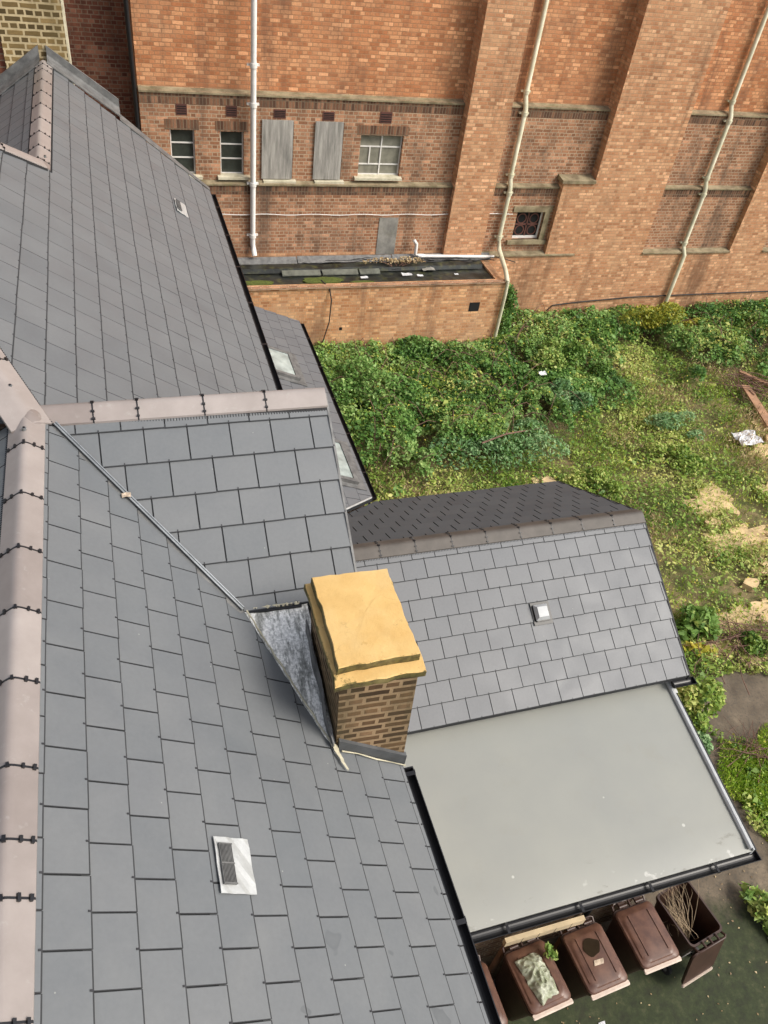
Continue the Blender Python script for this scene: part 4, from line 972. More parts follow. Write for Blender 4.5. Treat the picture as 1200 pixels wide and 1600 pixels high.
# lead dressed over the back corner
g = G(); rows = [[ff(6.0+.055*i, 4.46-.05*j, .04+.012*math.sin(i*2.3+j*1.3)) for i in range(4)] for j in range(3)]
g.sheet(rows, .008)
rows = [[ff(6.1+.04*i, 4.38-.06*j, .05-.008*j+.01*math.sin(i*3+j*2)) for i in range(3)] for j in range(4)]
g.sheet(rows, .008); g.build('corner_flashing', M['leadclean'], FR)
g = G(); g.box(XW, 5.90, 2.86, 4.40, 0, FZ0-.2); g.build('annex_wall', M['brick_wall'], H)

# --- lean-to with skylights along the far side
def pt(x, y, o=0): return Vector((x, y, GZ-7.72+.411*(3.2-x)))+Vector((.380, 0, .925))*o
XL0, XL1 = XW, 3.2; CL = math.cos(math.atan(.411)); SLn = math.sin(math.atan(.411)); LLn = (XL1-XL0)/CL
g = G(); random.seed(9)
def lean_reg(u, v): 
    # near end: valley line from (3.2,8.14) to (1.4,6.71); far end 13.36
    k = (8.14-6.71)/1.8*CL
    return [(1, 0, 13.36), (-1, -k, -8.16), (0, 1, LLn)]
slates(g, (XL1, 0, GZ-7.72), (0, 1, 0), (-CL, 0, SLn), 6, 13.4, 0, LLn, lean_reg, phase=.3, rivet=False)
LR = g.build('lean_to_roof', [M['slate_ext'], M['slate_edge_shade'], M['copper']], H, label='low slate lean-to with two skylights')
g = G(); g.prism([pt(XL0, 6.75), pt(XL1, 8.14), pt(XL1, 13.34), pt(XL0, 13.34)], (0, 0, -.05)); g.build('underlay', M['underlay'], LR)
g = G(); g.box(XW, 3.08, 8.1, 13.28, 0, 3.93); g.prism([(XW, 13.28, 3.9), (3.08, 13.28, 3.93), (XW, 13.28, 4.68)], (0, -.1, 0)); g.build('lean_to_wall', M['brick_wall'], H)
gutter(LR, (XL1+.04, 8.2, 3.99), (XL1+.04, 13.34, 3.99), r=.055)
g = G(); g.box(XL1-.03, XL1-.008, 8.18, 13.34, 3.86, 4.0); g.build('fascia', M['black'], LR)
def skylight(x0, x1, y0, y1, lab):
    g = G(); f = .07
    def b(xa, xb, ya, yb, o0, o1, m=0): g.hexa([pt(xa, ya, o0), pt(xb, ya, o0), pt(xb, yb, o0), pt(xa, yb, o0), pt(xa, ya, o1), pt(xb, ya, o1), pt(xb, yb, o1), pt(xa, yb, o1)], m=m)
    b(x0-.09, x1+.12, y0-.09, y1+.09, .018, .028, 1)
    b(x0, x0+f, y0, y1, .028, .085); b(x1-f, x1, y0, y1, .028, .085); b(x0+f, x1-f, y0, y0+f, .028, .083); b(x0+f, x1-f, y1-f, y1, .028, .083)
    s_ = g.build('skylight', [M['lead'], M['lead']], H, label=lab)
    g = G(); b(x0+f, x1-f, y0+f, y1-f, .055, .068); g.build('pane', M['skyglass'], s_)
    return s_
skylight(1.95, 2.68, 10.98, 11.80, 'skylight nearer the brick outbuilding')
skylight(2.36, 3.02, 8.38, 9.38, 'skylight close to the gable end')
g = G(); g.tube([pt(3.16, 8.13, .03), pt(1.5, 6.82, .03)], .014, 6); g.build('valley_liner', M['leadclean'], LR)
# abutment flashings where the far roof meets the brick stack
g = G()
for sgn in (1, -1):
    for k in range(4):
        a, b = .04+k*.23, .04+(k+1)*.23-.001
        f_ = (lambda x: pm(XR+x, 13.21, .02)) if sgn > 0 else (lambda x: pl(XR-x, 13.21, .02))
        p, q = f_(a), f_(b); w0 = Vector((0, -.10, 0)); up = Vector((0, 0, .17))
        g.hexa([p+w0, q+w0, q+Vector((0, .03, 0)), p+Vector((0, .03, 0)), p+w0+Vector((0, 0, .02)), q+w0+Vector((0, 0, .02)), q+Vector((0, .03, .03)), p+Vector((0, .03, .03))])
        t0 = Vector((0, .17, 0)); 
        g.hexa([p+t0, q+t0, q+t0+Vector((0, .04, 0)), p+t0+Vector((0, .04, 0)), p+t0+up, q+t0+up, q+t0+up+Vector((0, .04, 0)), p+t0+up+Vector((0, .04, 0))])
        g.hexa([p, q, q+t0, p+t0, p+Vector((0, 0, .03)), q+Vector((0, 0, .03)), q+t0+Vector((0, 0, .06)), p+t0+Vector((0, 0, .06))])
g.build('far_flashing', M['lead'], MR)
g = G(); a, b = pm(XR+.95, 12.95, .012), pm(XE, 12.63, .012); g.hexa([a+Vector((0, -.0, 0)), b, b+Vector((0, .12, 0)), a+Vector((0, .3, 0)), a+Vector((0, 0, .016)), b+Vector((0, 0, .016)), b+Vector((0, .12, .016)), a+Vector((0, .3, .016))])
g.build('verge_trim', M['lead'], MR)

# ------------------------------------------------------------------ wheelie bins
def rrect(w, d, r, z, cy=0, cx=0, n=5):
    out = []
    for sx, sy, a0 in ((1, 1, 0), (-1, 1, 90), (-1, -1, 180), (1, -1, 270)):
        for i in range(n+1):
            a = math.radians(a0+90*i/n); out.append(Vector((cx+sx*(w/2-r)+r*math.cos(a), cy+sy*(d/2-r)+r*math.sin(a), z)))
    return out
def loft(g, rings, m=0, capb=True, capt=True, t=.5):
    n = len(rings[0]); i0 = len(g.v)
    for r in rings: g.v += [tuple(p) for p in r]
    for k in range(len(rings)-1):
        for i in range(n):
            j = (i+1) % n; g.f.append((i0+k*n+i, i0+k*n+j, i0+(k+1)*n+j, i0+(k+1)*n+i)); g.t.append(t); g.m.append(m); g.uvr.append(0)
    if capb: g.f.append(tuple(i0+i for i in range(n))[::-1]); g.t.append(t); g.m.append(m); g.uvr.append(0)
    if capt: g.f.append(tuple(i0+(len(rings)-1)*n+i for i in range(n))); g.t.append(t); g.m.append(m); g.uvr.append(0)
def bin_lid(r, matn='binp', tilt=0, hinge=(0, .36, 1.04), lip=True):
    R_ = Matrix.Rotation(tilt, 4, 'X'); Hh = Vector(hinge)
    def T(p): return Vector(r.location)+Matrix.Rotation(0, 3, 'Z') @ (Hh+(R_ @ (Vector(p)-Hh)))
    def tr(rg): return [T(p) for p in rg]
    g = G()
    cyy = -.03
    loft(g, [tr(x) for x in (rrect(.585, .72, .07, 1.040, cyy), rrect(.590, .73, .07, 1.062, cyy), rrect(.565, .70, .07, 1.082, cyy-.004), rrect(.51, .635, .09, 1.088, cyy-.005),
        rrect(.485, .605, .09, 1.104, cyy-.008), rrect(.43, .54, .10, 1.110, cyy-.01), rrect(.10, .12, .05, 1.120, cyy-.01))])
    # two raised ribs
    for sx in (-.155, .155):
        g.hexa([T((sx-.006, -.28, 1.10)), T((sx+.006, -.28, 1.10)), T((sx+.006, .24, 1.10)), T((sx-.006, .24, 1.10)), T((sx-.004, -.27, 1.124)), T((sx+.004, -.27, 1.124)), T((sx+.004, .23, 1.124)), T((sx-.004, .23, 1.124))])
    l = g.build('lid', M[matn], r, smooth=True)
    g = G()
    loft(g, [tr(x) for x in (rrect(.56, .05, .02, 1.022, -.40), rrect(.575, .065, .02, 1.040, -.41), rrect(.565, .045, .02, 1.056, -.405))])
    g.build('lid_lip', M['bin_pale'], l, smooth=True)
    return l
def make_bin(loc, rz, label, lid='closed'):
    r = root('wheelie_bin', (loc[0], loc[1], .055), label, 'wheelie bin', 'brown wheelie bins', 0)
    o0 = Vector(r.location); 
    def tr(rg): return [o0+p for p in rg]
    g = G()
    loft(g, [tr(x) for x in (rrect(.44, .50, .05, .03, .05), rrect(.50, .60, .05, .55, .01), rrect(.555, .70, .06, .96, -.01))], capt=False)
    loft(g, [tr(x) for x in (rrect(.555, .70, .06, .96, -.01), rrect(.59, .745, .07, .965, -.01), rrect(.59, .745, .07, 1.03, -.01), rrect(.545, .69, .06, 1.03, -.01), rrect(.535, .68, .05, .95, -.01), rrect(.47, .57, .05, .5, .01), rrect(.42, .46, .05, .06, .05))], capb=False)
    b = g.build('body', M['bin_dark'] if lid == 'closed' else M['bin_dark'], r, smooth=True)
    # two wheels on the hinge side, axle and grab handle
    for sx in (-.27, .27):
        g = G(); g.tube([o0+Vector((sx-.025, .30, .10)), o0+Vector((sx+.025, .30, .10))], .10, 20); w = g.build('wheel', M['blackm'], r, smooth=True)
        g = G(); g.tube([o0+Vector((sx-.03, .30, .10)), o0+Vector((sx+.03, .30, .10))], .045, 14); g.build('hub', M['lead'], w, smooth=True)
    g = G(); g.tube([o0+Vector((-.25, .30, .10)), o0+Vector((.25, .30, .10))], .012, 8); g.build('axle', M['lead'], r)
    g = G(); g.tube([o0+Vector((x, y, z)) for x, y, z in ((-.25, .36, .99), (-.25, .425, 1.03), (-.22, .44, 1.035), (.22, .44, 1.035), (.25, .425, 1.03), (.25, .36, .99))], .016, 8)
    for sx in (-.12, .0, .12): g.tube([o0+Vector((sx, .35, 1.04)), o0+Vector((sx, .44, 1.045))], .018, 8)
    g.build('handle', M['bin_dark'], r, smooth=True)
    if lid != 'open':
        for sx in (-.13, .13):
            g = G(); g.tube([o0+Vector((sx-.06, .375, 1.075)), o0+Vector((sx+.06, .375, 1.075))], .024, 10); g.box(o0.x+sx-.05, o0.x+sx+.05, o0.y+.37, o0.y+.43, o0.z+1.04, o0.z+1.075); g.build('hinge', M['bin_dark'], r, smooth=True)
    if lid == 'closed': bin_lid(r)
    elif lid == 'ajar': bin_lid(r, tilt=math.radians(-2))
    else: bin_lid(r, 'bin_dark', tilt=math.radians(-262) if False else math.radians(-258), hinge=(0, .43, 1.03))
    r.rotation_euler = (0, 0, rz)
    return r
b1 = make_bin((3.14, 2.22), math.radians(2), 'brown wheelie bin mostly hidden under the black gutter, leftmost of the row')
b2 = make_bin((4.0, 2.26), math.radians(5), 'brown wheelie bin with a clear rubbish bag lying on its lid', 'ajar')
b3 = make_bin((4.83, 2.27), math.radians(4), 'closed brown wheelie bin with a dark puddle on its lid')
b4 = make_bin((5.66, 2.35), math.radians(3), 'closed brown wheelie bin with a clean lid next to the open bin')
b5 = make_bin((6.42, 2.42), math.radians(190), 'open brown wheelie bin filled with dead twigs, rightmost of the row', 'open')
# puddle and leaf on bin 3
c = Vector((4.83, 2.27, .055)); g = G(); n = 24
P = [c+Vector((.0+.125*(1+.3*noise.noise(Vector((math.cos(t), math.sin(t), 2))))*math.cos(t), .09+.105*(1+.35*noise.noise(Vector((math.cos(t), math.sin(t), 6))))*math.sin(t), 1.1225)) for t in [2*math.pi*i/n for i in range(n)]]
g.prism(P, (0, 0, -.012)); pu = g.build('puddle', M['puddle'], b3); 
g = G(); c2 = c+Vector((-.01, -.10, 1.128)); rows = [[c2+Vector((.045*(i-1.5)+.01*j, .03*(j-1), .012*((i*j) % 2))) for i in range(4)] for j in range(3)]
g.sheet(rows, .003); tag(g.build('dead_leaf', M['leaf_litter'], origin=tuple(c2)), 'pale dead leaf on the lid with the puddle', 'leaf')
# rubbish bag on bin 2
g = G(); rows = []
NI, NJ = 34, 44
for j in range(NJ):
    row = []
    for i in range(NI):
        u, v = i/(NI-1)*2-1, j/(NJ-1)*2-1
        ang = math.atan2(v, u); rr = max(abs(u), abs(v)); e = 1+.16*noise.noise(Vector((math.cos(ang)*2, math.sin(ang)*2, 5)))
        x, y = u*.165*e, v*.25*e*(1 if v > 0 else 1.1); x *= (1-.35*max(0, -v-.4))
        q = Vector((x*7, y*7, 1)); r1 = 1-abs(noise.noise(q))*2; r2 = 1-abs(noise.noise(q*2.3+Vector((4, 1, 0))))*2
        z = .075*(1-rr**3)+.045*r1*(1-.5*rr)+.022*r2
        row.append((3.98+x*math.cos(.2)-y*math.sin(.2), 2.22+x*math.sin(.2)+y*math.cos(.2), 1.168+max(.0, z)))
    rows.append(row)
g.sheet(rows, .004); tag(g.build('rubbish_bag', M['bag'], origin=(3.98, 2.27, 1.17)), 'crumpled clear plastic rubbish bag lying on a brown bin lid', 'rubbish bag')
# pale plank behind the bins
g = G(); g.box(3.70, 4.84, 2.64, 2.70, 1.18, 1.32)
for k in range(1, 5): g.box(3.70+k*.235, 3.704+k*.235, 2.637, 2.641, 1.18, 1.32, m=1)
tag(g.build('timber_plank', [M['plank'], M['void']], origin=(4.27, 2.67, 1.18), bevel=.004), 'pale timber plank propped along the wall behind the bins', 'plank')
g = G(); g.box(3.76, 3.82, 2.66, 2.72, .055, 1.18); g.box(4.72, 4.78, 2.66, 2.72, .055, 1.18); tag(g.build('support_post', M['wood'], origin=(4.27, 2.69, .055)), 'dark timber posts under the pale plank behind the bins', 'post')
# downpipe elbow from the front gutter
g = G(); g.tube([(5.1, 2.24, 3.42), (5.1, 2.30, 3.30), (5.06, 2.75, 2.95), (5.05, 2.80, 2.8), (5.05, 2.80, .1)], .036, 10); g.build('downpipe', M['black'], H, smooth=True)
# scraps in the yard
for (x, y, s_, lb) in ((3.35, 2.0, .0, ''), (4.98, 1.66, .07, 'white scrap of paper on the mossy ground in front of the bins'), (6.1, 1.15, .05, 'small pale scrap far out on the mossy ground')):
    if not lb: continue
    g = G(); rows = [[(x+s_*(i-1)*.7+.02*j, y+s_*(j-1), .065+.01*((i+j) % 2)) for i in range(3)] for j in range(3)]
    g.sheet(rows, .003); tag(g.build('paper_scrap', M['plastic_white'], origin=(x, y, .06)), lb, 'litter')
n = 420; x = rng.uniform(3.2, 9.2, n); y = rng.uniform(.6, 5.0, n); k = (y < 2.0) | (x > 6.9); x, y = x[k], y[k]
YARD = (x, y)
# paving slab lower right
g = G(); g.hexa([(7.95, .9, .06), (9.4, .9, .06), (9.0, 2.35, .06), (8.0, 2.05, .06), (7.95, .9, .12), (9.4, .9, .12), (9.0, 2.35, .12), (8.0, 2.05, .12)])
tag(g.build('paving_slab', M['cement'], origin=(8.6, 1.6, .06), bevel=.01), 'loose grey paving slab beside the leafy plant at the yard edge', 'slab')

# ------------------------------------------------------------------ vegetation (many small leaf faces)
def leaf_mesh(name, pos, size, tint, mat, up=.6, elong=1.6, upright=0, mats=None):
    """pos Nx3, size N, tint N: folded leaf quads"""
    n = len(pos); nrm = rng.normal(size=(n, 3)); nrm[:, 2] = np.abs(nrm[:, 2])+up; nrm /= np.linalg.norm(nrm, axis=1)[:, None]
    d = rng.normal(size=(n, 3)); 
    if upright: d[:, :2] *= .35; d[:, 2] = np.abs(d[:, 2])*.3+upright; nrm = rng.normal(size=(n, 3)); nrm[:, 2] *= .4; nrm /= np.linalg.norm(nrm, axis=1)[:, None]
    a = d-(d*nrm).sum(1)[:, None]*nrm; a /= np.linalg.norm(a, axis=1)[:, None]; b = np.cross(nrm, a)
    s = size[:, None]; w = s/elong
    V = np.empty((n, 4, 3)); fold = nrm*s*.12
    V[:, 0] = pos-a*s*.5; V[:, 1] = pos+b*w*.5+a*s*.05+fold; V[:, 2] = pos+a*s*.5; V[:, 3] = pos-b*w*.5+a*s*.05+fold
    me = bpy.data.meshes.new(name); me.vertices.add(n*4); me.vertices.foreach_set('co', V.reshape(-1).astype(np.float32))
    me.loops.add(n*4); me.loops.foreach_set('vertex_index', np.arange(n*4, dtype=np.int32))
    me.polygons.add(n); me.polygons.foreach_set('loop_start', np.arange(0, n*4, 4, dtype=np.int32)); me.polygons.foreach_set('loop_total', np.full(n, 4, dtype=np.int32))
    at_ = me.attributes.new('tint', 'FLOAT', 'FACE'); at_.data.foreach_set('value', np.clip(tint, 0, 1).astype(np.float32))
    me.materials.append(M[mat]); me.update(calc_edges=True); me.validate()
    return me
def put(name, me, parent=None, origin=None):
    if origin is not None:
        co = np.empty(len(me.vertices)*3, dtype=np.float32); me.vertices.foreach_get('co', co); co = co.reshape(-1, 3)-np.array(origin, dtype=np.float32); me.vertices.foreach_set('co', co.reshape(-1))
    o = bpy.data.objects.new(name, me); C.objects.link(o)
    if parent: o.parent = parent
    elif origin is not None: o.location = origin
    return o
def fbm(x, y, s, seed=0, o=4):
    out = np.zeros(len(x)); r_ = np.random.default_rng(100+seed); amp = 1.0; f = 1/s; tot = 0
    for k in range(o):
        N_ = 64; T = r_.random((N_, N_)); gx, gy = x*f, y*f; i, j = np.floor(gx).astype(int), np.floor(gy).astype(int); u, v = gx-i, gy-j; u = u*u*(3-2*u); v = v*v*(3-2*v)
        a, b, c, d = T[i % N_, j % N_], T[(i+1) % N_, j % N_], T[i % N_, (j+1) % N_], T[(i+1) % N_, (j+1) % N_]
        out += amp*(a*(1-u)*(1-v)+b*u*(1-v)+c*(1-u)*v+d*u*v); tot += amp; amp *= .55; f *= 2.1
    return out/tot
def in_frame(x, y, z=.2, pad=60):
    Mx = np.array(((0.95168016, -0.28366328, 0.11764362), (-0.11033562, -0.67335575, -0.73103905), (0.28658494, 0.68273507, -0.67211747)))
    P = np.stack([x, y, np.full_like(x, z-GZ) if np.isscalar(z) else z-GZ]); c = Mx @ P
    u, v = c[0]/c[2]*1222.8+600, c[1]/c[2]*1222.8+800
    return (u > 400) & (u < 1200+pad*4) & (v > 380) & (v < 1600+pad*2)
def sm(x, a, b): t = np.clip((x-a)/(b-a), 0, 1); return t*t*(3-2*t)
def sand_mask(x, y):
    m = np.zeros(len(x))
    for (sx, sy), a, b in sands: m = np.maximum(m, 1-np.clip(((x-sx)/(a*.95))**2+((y-sy)/(b*.95))**2, 0, 2)*.8)
    return m
def free(x, y):
    ok = ~((x < 6.25) & (y < 8.1)) & ~((x < 3.15) & (y < 13.4)) & ~((x < 9.9) & (y > 17.55)) & (y < 18.95)
    yard_ = (y < 5.2+.4*np.sin(x*1.7)) & (x < 9.1+.3*np.sin(y*3))
    conc = (((x-10.3)/1.1)**2+((y-5.6)/.7)**2) < 1
    return ok & ~yard_ & ~conc & ~((y < 2.0))
def field(n, zone='low'):
    x = rng.uniform(3, 24, n); y = rng.uniform(1.5, 19, n); k = free(x, y) & in_frame(x, y); return x[k], y[k]
# thicket height: deep green mass at the left and along the walls
def thick(x, y):
    f1, f2 = (fbm(x, y, 1.6, 51)-.5)*5, (fbm(x, y, 1.3, 52)-.5)*5
    a = sm(y+f1, 11.9, 13.9)*(1-sm(x+f2, 9.2, 11.4))                     # left mass
    wall = sm(y+f2, 15.9, 17.6)
    mid = np.exp(-(((x-11.6)/2.2)**2+((y-15.6)/1.2)**2))*.7
    return np.clip(np.maximum(np.maximum(a, wall), mid), 0, 1)
def hmap(x, y):
    t = thick(x, y); return t*(.45+.75*fbm(x, y, 1.5, 1, 3))*.95+.10*fbm(x, y, .8, 2)
# 1 thicket
x, y = field(640000); t = thick(x, y)*(.5+fbm(x, y, 1.1, 3)); k = (t > .30+.25*rng.random(len(x))) & (fbm(x, y, .28, 77, 2) > .36); x, y = x[k], y[k]
h = hmap(x, y); cl = fbm(x, y, .35, 8, 3); z = h*(.62+.38*rng.random(len(x))**.6)+.22*(cl-.5)*thick(x, y)
tint = .50+1.5*(fbm(x, y, 1.0, 9)-.5)+rng.normal(0, .18, len(x)); 
thm = put('undergrowth', leaf_mesh('undergrowth', np.stack([x, y, z+.03], 1), np.clip(rng.lognormal(-2.78, .45, len(x)), .03, .20), tint, 'leaf_ivy', up=1.1, elong=1.35))
tag(thm, 'dense dark green brambles and ivy filling the foot of the brick walls', 'undergrowth', kind='stuff')
g = G(); random.seed(91)
for k in range(150):
    x0, y0 = (random.uniform(4.8, 10.6), random.uniform(12.6, 17.3)) if k < 95 else (random.uniform(10, 20), random.uniform(16.3, 18.7))
    if thick(np.array([x0]), np.array([y0]))[0] < .45: continue
    h0 = float(hmap(np.array([x0]), np.array([y0]))[0]); th = random.uniform(0, 6.28); L_ = random.uniform(.5, 1.3); hh = h0+random.uniform(.1, .4)
    P = [Vector((x0+math.cos(th)*L_*q, y0+math.sin(th)*L_*q, h0*.5+(hh-h0*.5)*math.sin(math.pi*min(1, .12+q*.85)))) for q in (0, .25, .5, .75, 1)]
    g.tube(P, [.010, .009, .008, .006, .003], 5)
tag(g.build('bramble_canes', M['twig']), 'thin arching bramble canes tangled over the thicket', 'brambles', kind='stuff')
# 2 mixed weeds over the whole plot
x, y = field(640000); t = thick(x, y); s = sand_mask(x, y); dens = (1-.45*t)*(.25+1.1*fbm(x, y, .9, 11)); k = (rng.random(len(x)) < dens*.62*(1-np.clip(s*.95, 0, .84))) ; x, y = x[k], y[k]
bare = fbm(x, y, 1.7, 14); k = rng.random(len(x)) < np.clip((bare-.30)*4, .10, 1); x, y = x[k], y[k]
z = .07+.22*fbm(x, y, .7, 12)*rng.random(len(x))+.03+hmap(x, y)*.8*thick(x, y); tint = .52+1.6*(fbm(x, y, 1.2, 13)-.5)+rng.normal(0, .2, len(x))
wd = put('weeds', leaf_mesh('weeds', np.stack([x, y, z], 1), np.clip(rng.lognormal(-2.88, .42, len(x)), .03, .19), tint, 'leaf_mixed', up=1.2)); tag(wd, 'low mixed green and yellowish weeds covering the neglected plot', 'weeds', kind='stuff')
# 3 dry stalks and brown patches
x, y = field(260000); m_ = fbm(x, y, 1.5, 21); t = thick(x, y); k = (rng.random(len(x)) < np.clip((m_-.48)*5, 0, .9)*(1-t*.95)*(1-np.clip(sand_mask(x, y)*1.2, 0, .9))*.8); x, y = x[k], y[k]
z = .10+.25*rng.random(len(x)); dr = put('dry_stalks', leaf_mesh('dry_stalks', np.stack([x, y, z], 1), rng.uniform(.07, .17, len(x)), rng.normal(.5, .28, len(x)), 'leaf_dry', elong=7, upright=.5))
tag(dr, 'dry brown stalks and withered grass scattered over the weedy plot', 'dry grass', kind='stuff')
# 4 grass: bright strip lower right, tufts elsewhere
x, y = field(420000); gz = np.exp(-(((x-10.5)/1.5)**2+((y-3.6)/1.15)**2))*1.6+np.clip((fbm(x, y, 1.6, 31)-.5)*2.6, 0, .5)*(1-thick(x, y)); k = rng.random(len(x)) < gz*.75; x, y = x[k], y[k]
z = .05+.10*rng.random(len(x)); gr = put('grass', leaf_mesh('grass', np.stack([x, y, z+.02], 1), rng.uniform(.07, .15, len(x)), .35+.9*(fbm(x, y, .9, 33)-.2)+rng.normal(0, .2, len(x))-.2, 'grass', elong=6, upright=.45))
tag(gr, 'bright yellow green grass tufts between the weeds', 'grass', kind='stuff')
n = 34000; x = rng.normal(9.95, .95, n); y = rng.normal(3.9, .75, n); k = (x > 8.95+.25*np.sin(y*4)) & (y < 5.05+.15*np.sin(x*5)) & (y > 2.3); x, y = x[k], y[k]
gs = put('grass', leaf_mesh('grass', np.stack([x, y, .05+.10*rng.random(len(x))], 1), rng.uniform(.06, .14, len(x)), .45+.9*(fbm(x, y, .6, 35)-.4)+rng.normal(0, .2, len(x)), 'grass', elong=6, upright=.4)); tag(gs, 'thick bright green grass strip beside the corner of the flat roof', 'grass', kind='stuff')
# 5 pale litter leaves
x, y = field(30000); k = rng.random(len(x)) < .16*(.2+fbm(x, y, 1, 41)); x, y = x[k], y[k]
lt = put('fallen_leaves', leaf_mesh('fallen_leaves', np.stack([x, y, .14+hmap(x, y)*.95], 1), rng.uniform(.03, .07, len(x)), rng.uniform(.5, 1, len(x)), 'leaf_yellow', up=1.4)); tag(lt, 'tiny yellow fallen leaves sprinkled over the plot', 'leaves', kind='stuff')

yl = put('yard_leaves', leaf_mesh('yard_leaves', np.stack([YARD[0], YARD[1], np.full(len(YARD[0]), .066)], 1), rng.uniform(.015, .045, len(YARD[0])), rng.uniform(0, 1, len(YARD[0])), 'leaf_dry', up=3)); tag(yl, 'tiny dead leaves and crumbs scattered on the mossy concrete', 'leaves', kind='stuff')
def clump(name, cx, cy, rx, ry, h, n, mat, label, cat, size=(.05, .12), elong=1.6, z0=0, stems=10, upright=0, group=None, lumps=7, tintmu=.5):
    r = root(name, (cx, cy, z0), label, cat, group)
    L_ = [(rng.normal(0, .42)*rx, rng.normal(0, .42)*ry, h*rng.uniform(.35, .85), rng.uniform(.3, .6)) for _ in range(lumps)]
    pos = []; tt = []
    for lx, ly, lz, lr in L_:
        m_ = n//lumps; d = rng.normal(size=(m_, 3)); d /= np.linalg.norm(d, axis=1)[:, None]; d[:, 2] = np.abs(d[:, 2])*1.0-.15; rad = rng.uniform(.45, 1, m_)**.5
        pos.append(np.stack([lx+d[:, 0]*rad*lr*rx, ly+d[:, 1]*rad*lr*ry, np.maximum(.03, lz+d[:, 2]*rad*lr*h)], 1)); tt.append(rng.normal(tintmu+rng.normal(0, .15), .2, m_))
    me = leaf_mesh('foliage', np.concatenate(pos), rng.uniform(size[0], size[1], sum(len(p) for p in pos)), np.concatenate(tt), mat, elong=elong, upright=upright)
    o = put('foliage', me, r)
    g = G()
    for k in range(stems):
        lx, ly, lz, lr = L_[k % lumps]; b0 = Vector((cx+lx*.3, cy+ly*.3, z0)); tip = Vector((cx+lx+random.uniform(-.1, .1)*rx, cy+ly+random.uniform(-.1, .1)*ry, z0+lz+.2*h*random.random()))
        md = b0.lerp(tip, .5)+Vector((random.uniform(-.05, .05), random.uniform(-.05, .05), .06*h)); g.tube([b0, md, tip], [.012, .008, .003], 5)
    g.build('stem', M['twig'], r)
    return r
clump('bush', 15.6, 18.35, 1.2, .5, 1.1, 3600, 'leaf_yellow', 'yellowing bush against the brick wall at the foot of the right drainpipe', 'bush', (.05, .11), tintmu=.28)
clump('bush', 18.6, 18.3, 1.6, .5, .75, 4200, 'leaf_yellow', 'low yellow flecked bush along the wall at the far right', 'bush', (.04, .10), tintmu=.3)
clump('climbing_ivy', 10.35, 18.3, .5, .55, 1.6, 3400, 'leaf_ivy', 'ivy climbing the corner between the outbuilding and the tall wall', 'ivy', (.06, .12), lumps=9)
clump('climbing_ivy', 7.6, 17.2, 1.3, .42, 1.0, 4200, 'leaf_ivy', 'rounded ivy mound leaning on the front of the low outbuilding', 'ivy', (.06, .12), lumps=9)
clump('bush', 11.9, 16.6, 1.0, .7, .95, 3800, 'leaf_bright', 'light green leafy bush in the middle of the thicket', 'bush', (.06, .13), tintmu=.3)
clump('bush', 8.6, 13.2, 1.3, 1.1, .7, 2400, 'leaf_blue', 'blue green upright weed clump just behind the low dark roof', 'weed', (.07, .14), elong=2.6)
clump('bush', 13.85, 13.8, .8, .5, .4, 900, 'leaf_blue', 'small isolated blue green tuft right of the plot centre', 'weed', (.06, .16), elong=3, tintmu=.8)
clump('bush', 10.9, 14.9, .7, .5, .7, 2200, 'leaf_blue', 'grey green bush beside the dark hollow in the undergrowth', 'bush', (.06, .12))
clump('bush', 5.7, 15.4, 1.1, 1.2, 1.1, 4200, 'leaf_ivy', 'dark leafy bramble mound next to the lean-to gutter', 'bramble', (.06, .13))
clump('leafy_plant', 10.45, 7.55, .60, .38, .42, 420, 'leaf_bright', 'broad leaved plant with yellowing lower leaves beside the slate verge', 'plant', (.13, .26), elong=1.9, tintmu=.5)
clump('leafy_plant', 10.05, 6.98, .32, .16, .2, 60, 'leaf_yellow', 'few yellow leaves below the broad leaved plant', 'plant', (.13, .2), elong=1.6, tintmu=.8)
clump('bush', 8.85, 5.75, .55, .55, .9, 2300, 'leaf_mixed', 'dusty green shrub beside the end of the flat roof', 'shrub', (.06, .13))
clump('bush', 8.75, 5.1, .38, .5, .6, 1300, 'leaf_blue', 'dark green shrub low against the flat roof edge', 'shrub', (.06, .12))
clump('leafy_plant', 8.10, 2.45, .30, .38, .35, 260, 'leaf_bright', 'light green leafy plant growing beside the loose paving slab', 'plant', (.09, .2), elong=1.8, tintmu=.75)
clump('leafy_plant', 4.22, 2.42, .09, .10, .16, 34, 'leaf_bright', 'small green sprig sticking out beside the rubbish bag', 'plant', (.07, .13), elong=2.6, z0=1.16, stems=4, lumps=3, tintmu=.45)
clump('bush', 7.0, 18.5, 1.0, .18, .2, 380, 'leaf_dry', 'straggly weeds growing along the back of the felt roof', 'weed', (.04, .08), z0=2.60, lumps=6)
clump('bush', 11.3, 6.75, .35, .3, .35, 700, 'leaf_mixed', 'small green bush among the dead branches', 'bush', (.05, .11), tintmu=.2)
for x_, y_, s_ in ((13.1, 12.4, .9), (10.3, 11.9, .7)):
    clump('bush', x_, y_, .8*s_, .6*s_, .4, 1300, 'leaf_mixed', 'low weedy tussock '+('in the middle of the open plot' if s_ > .8 else 'just beyond the gable corner'), 'weed', (.05, .11))

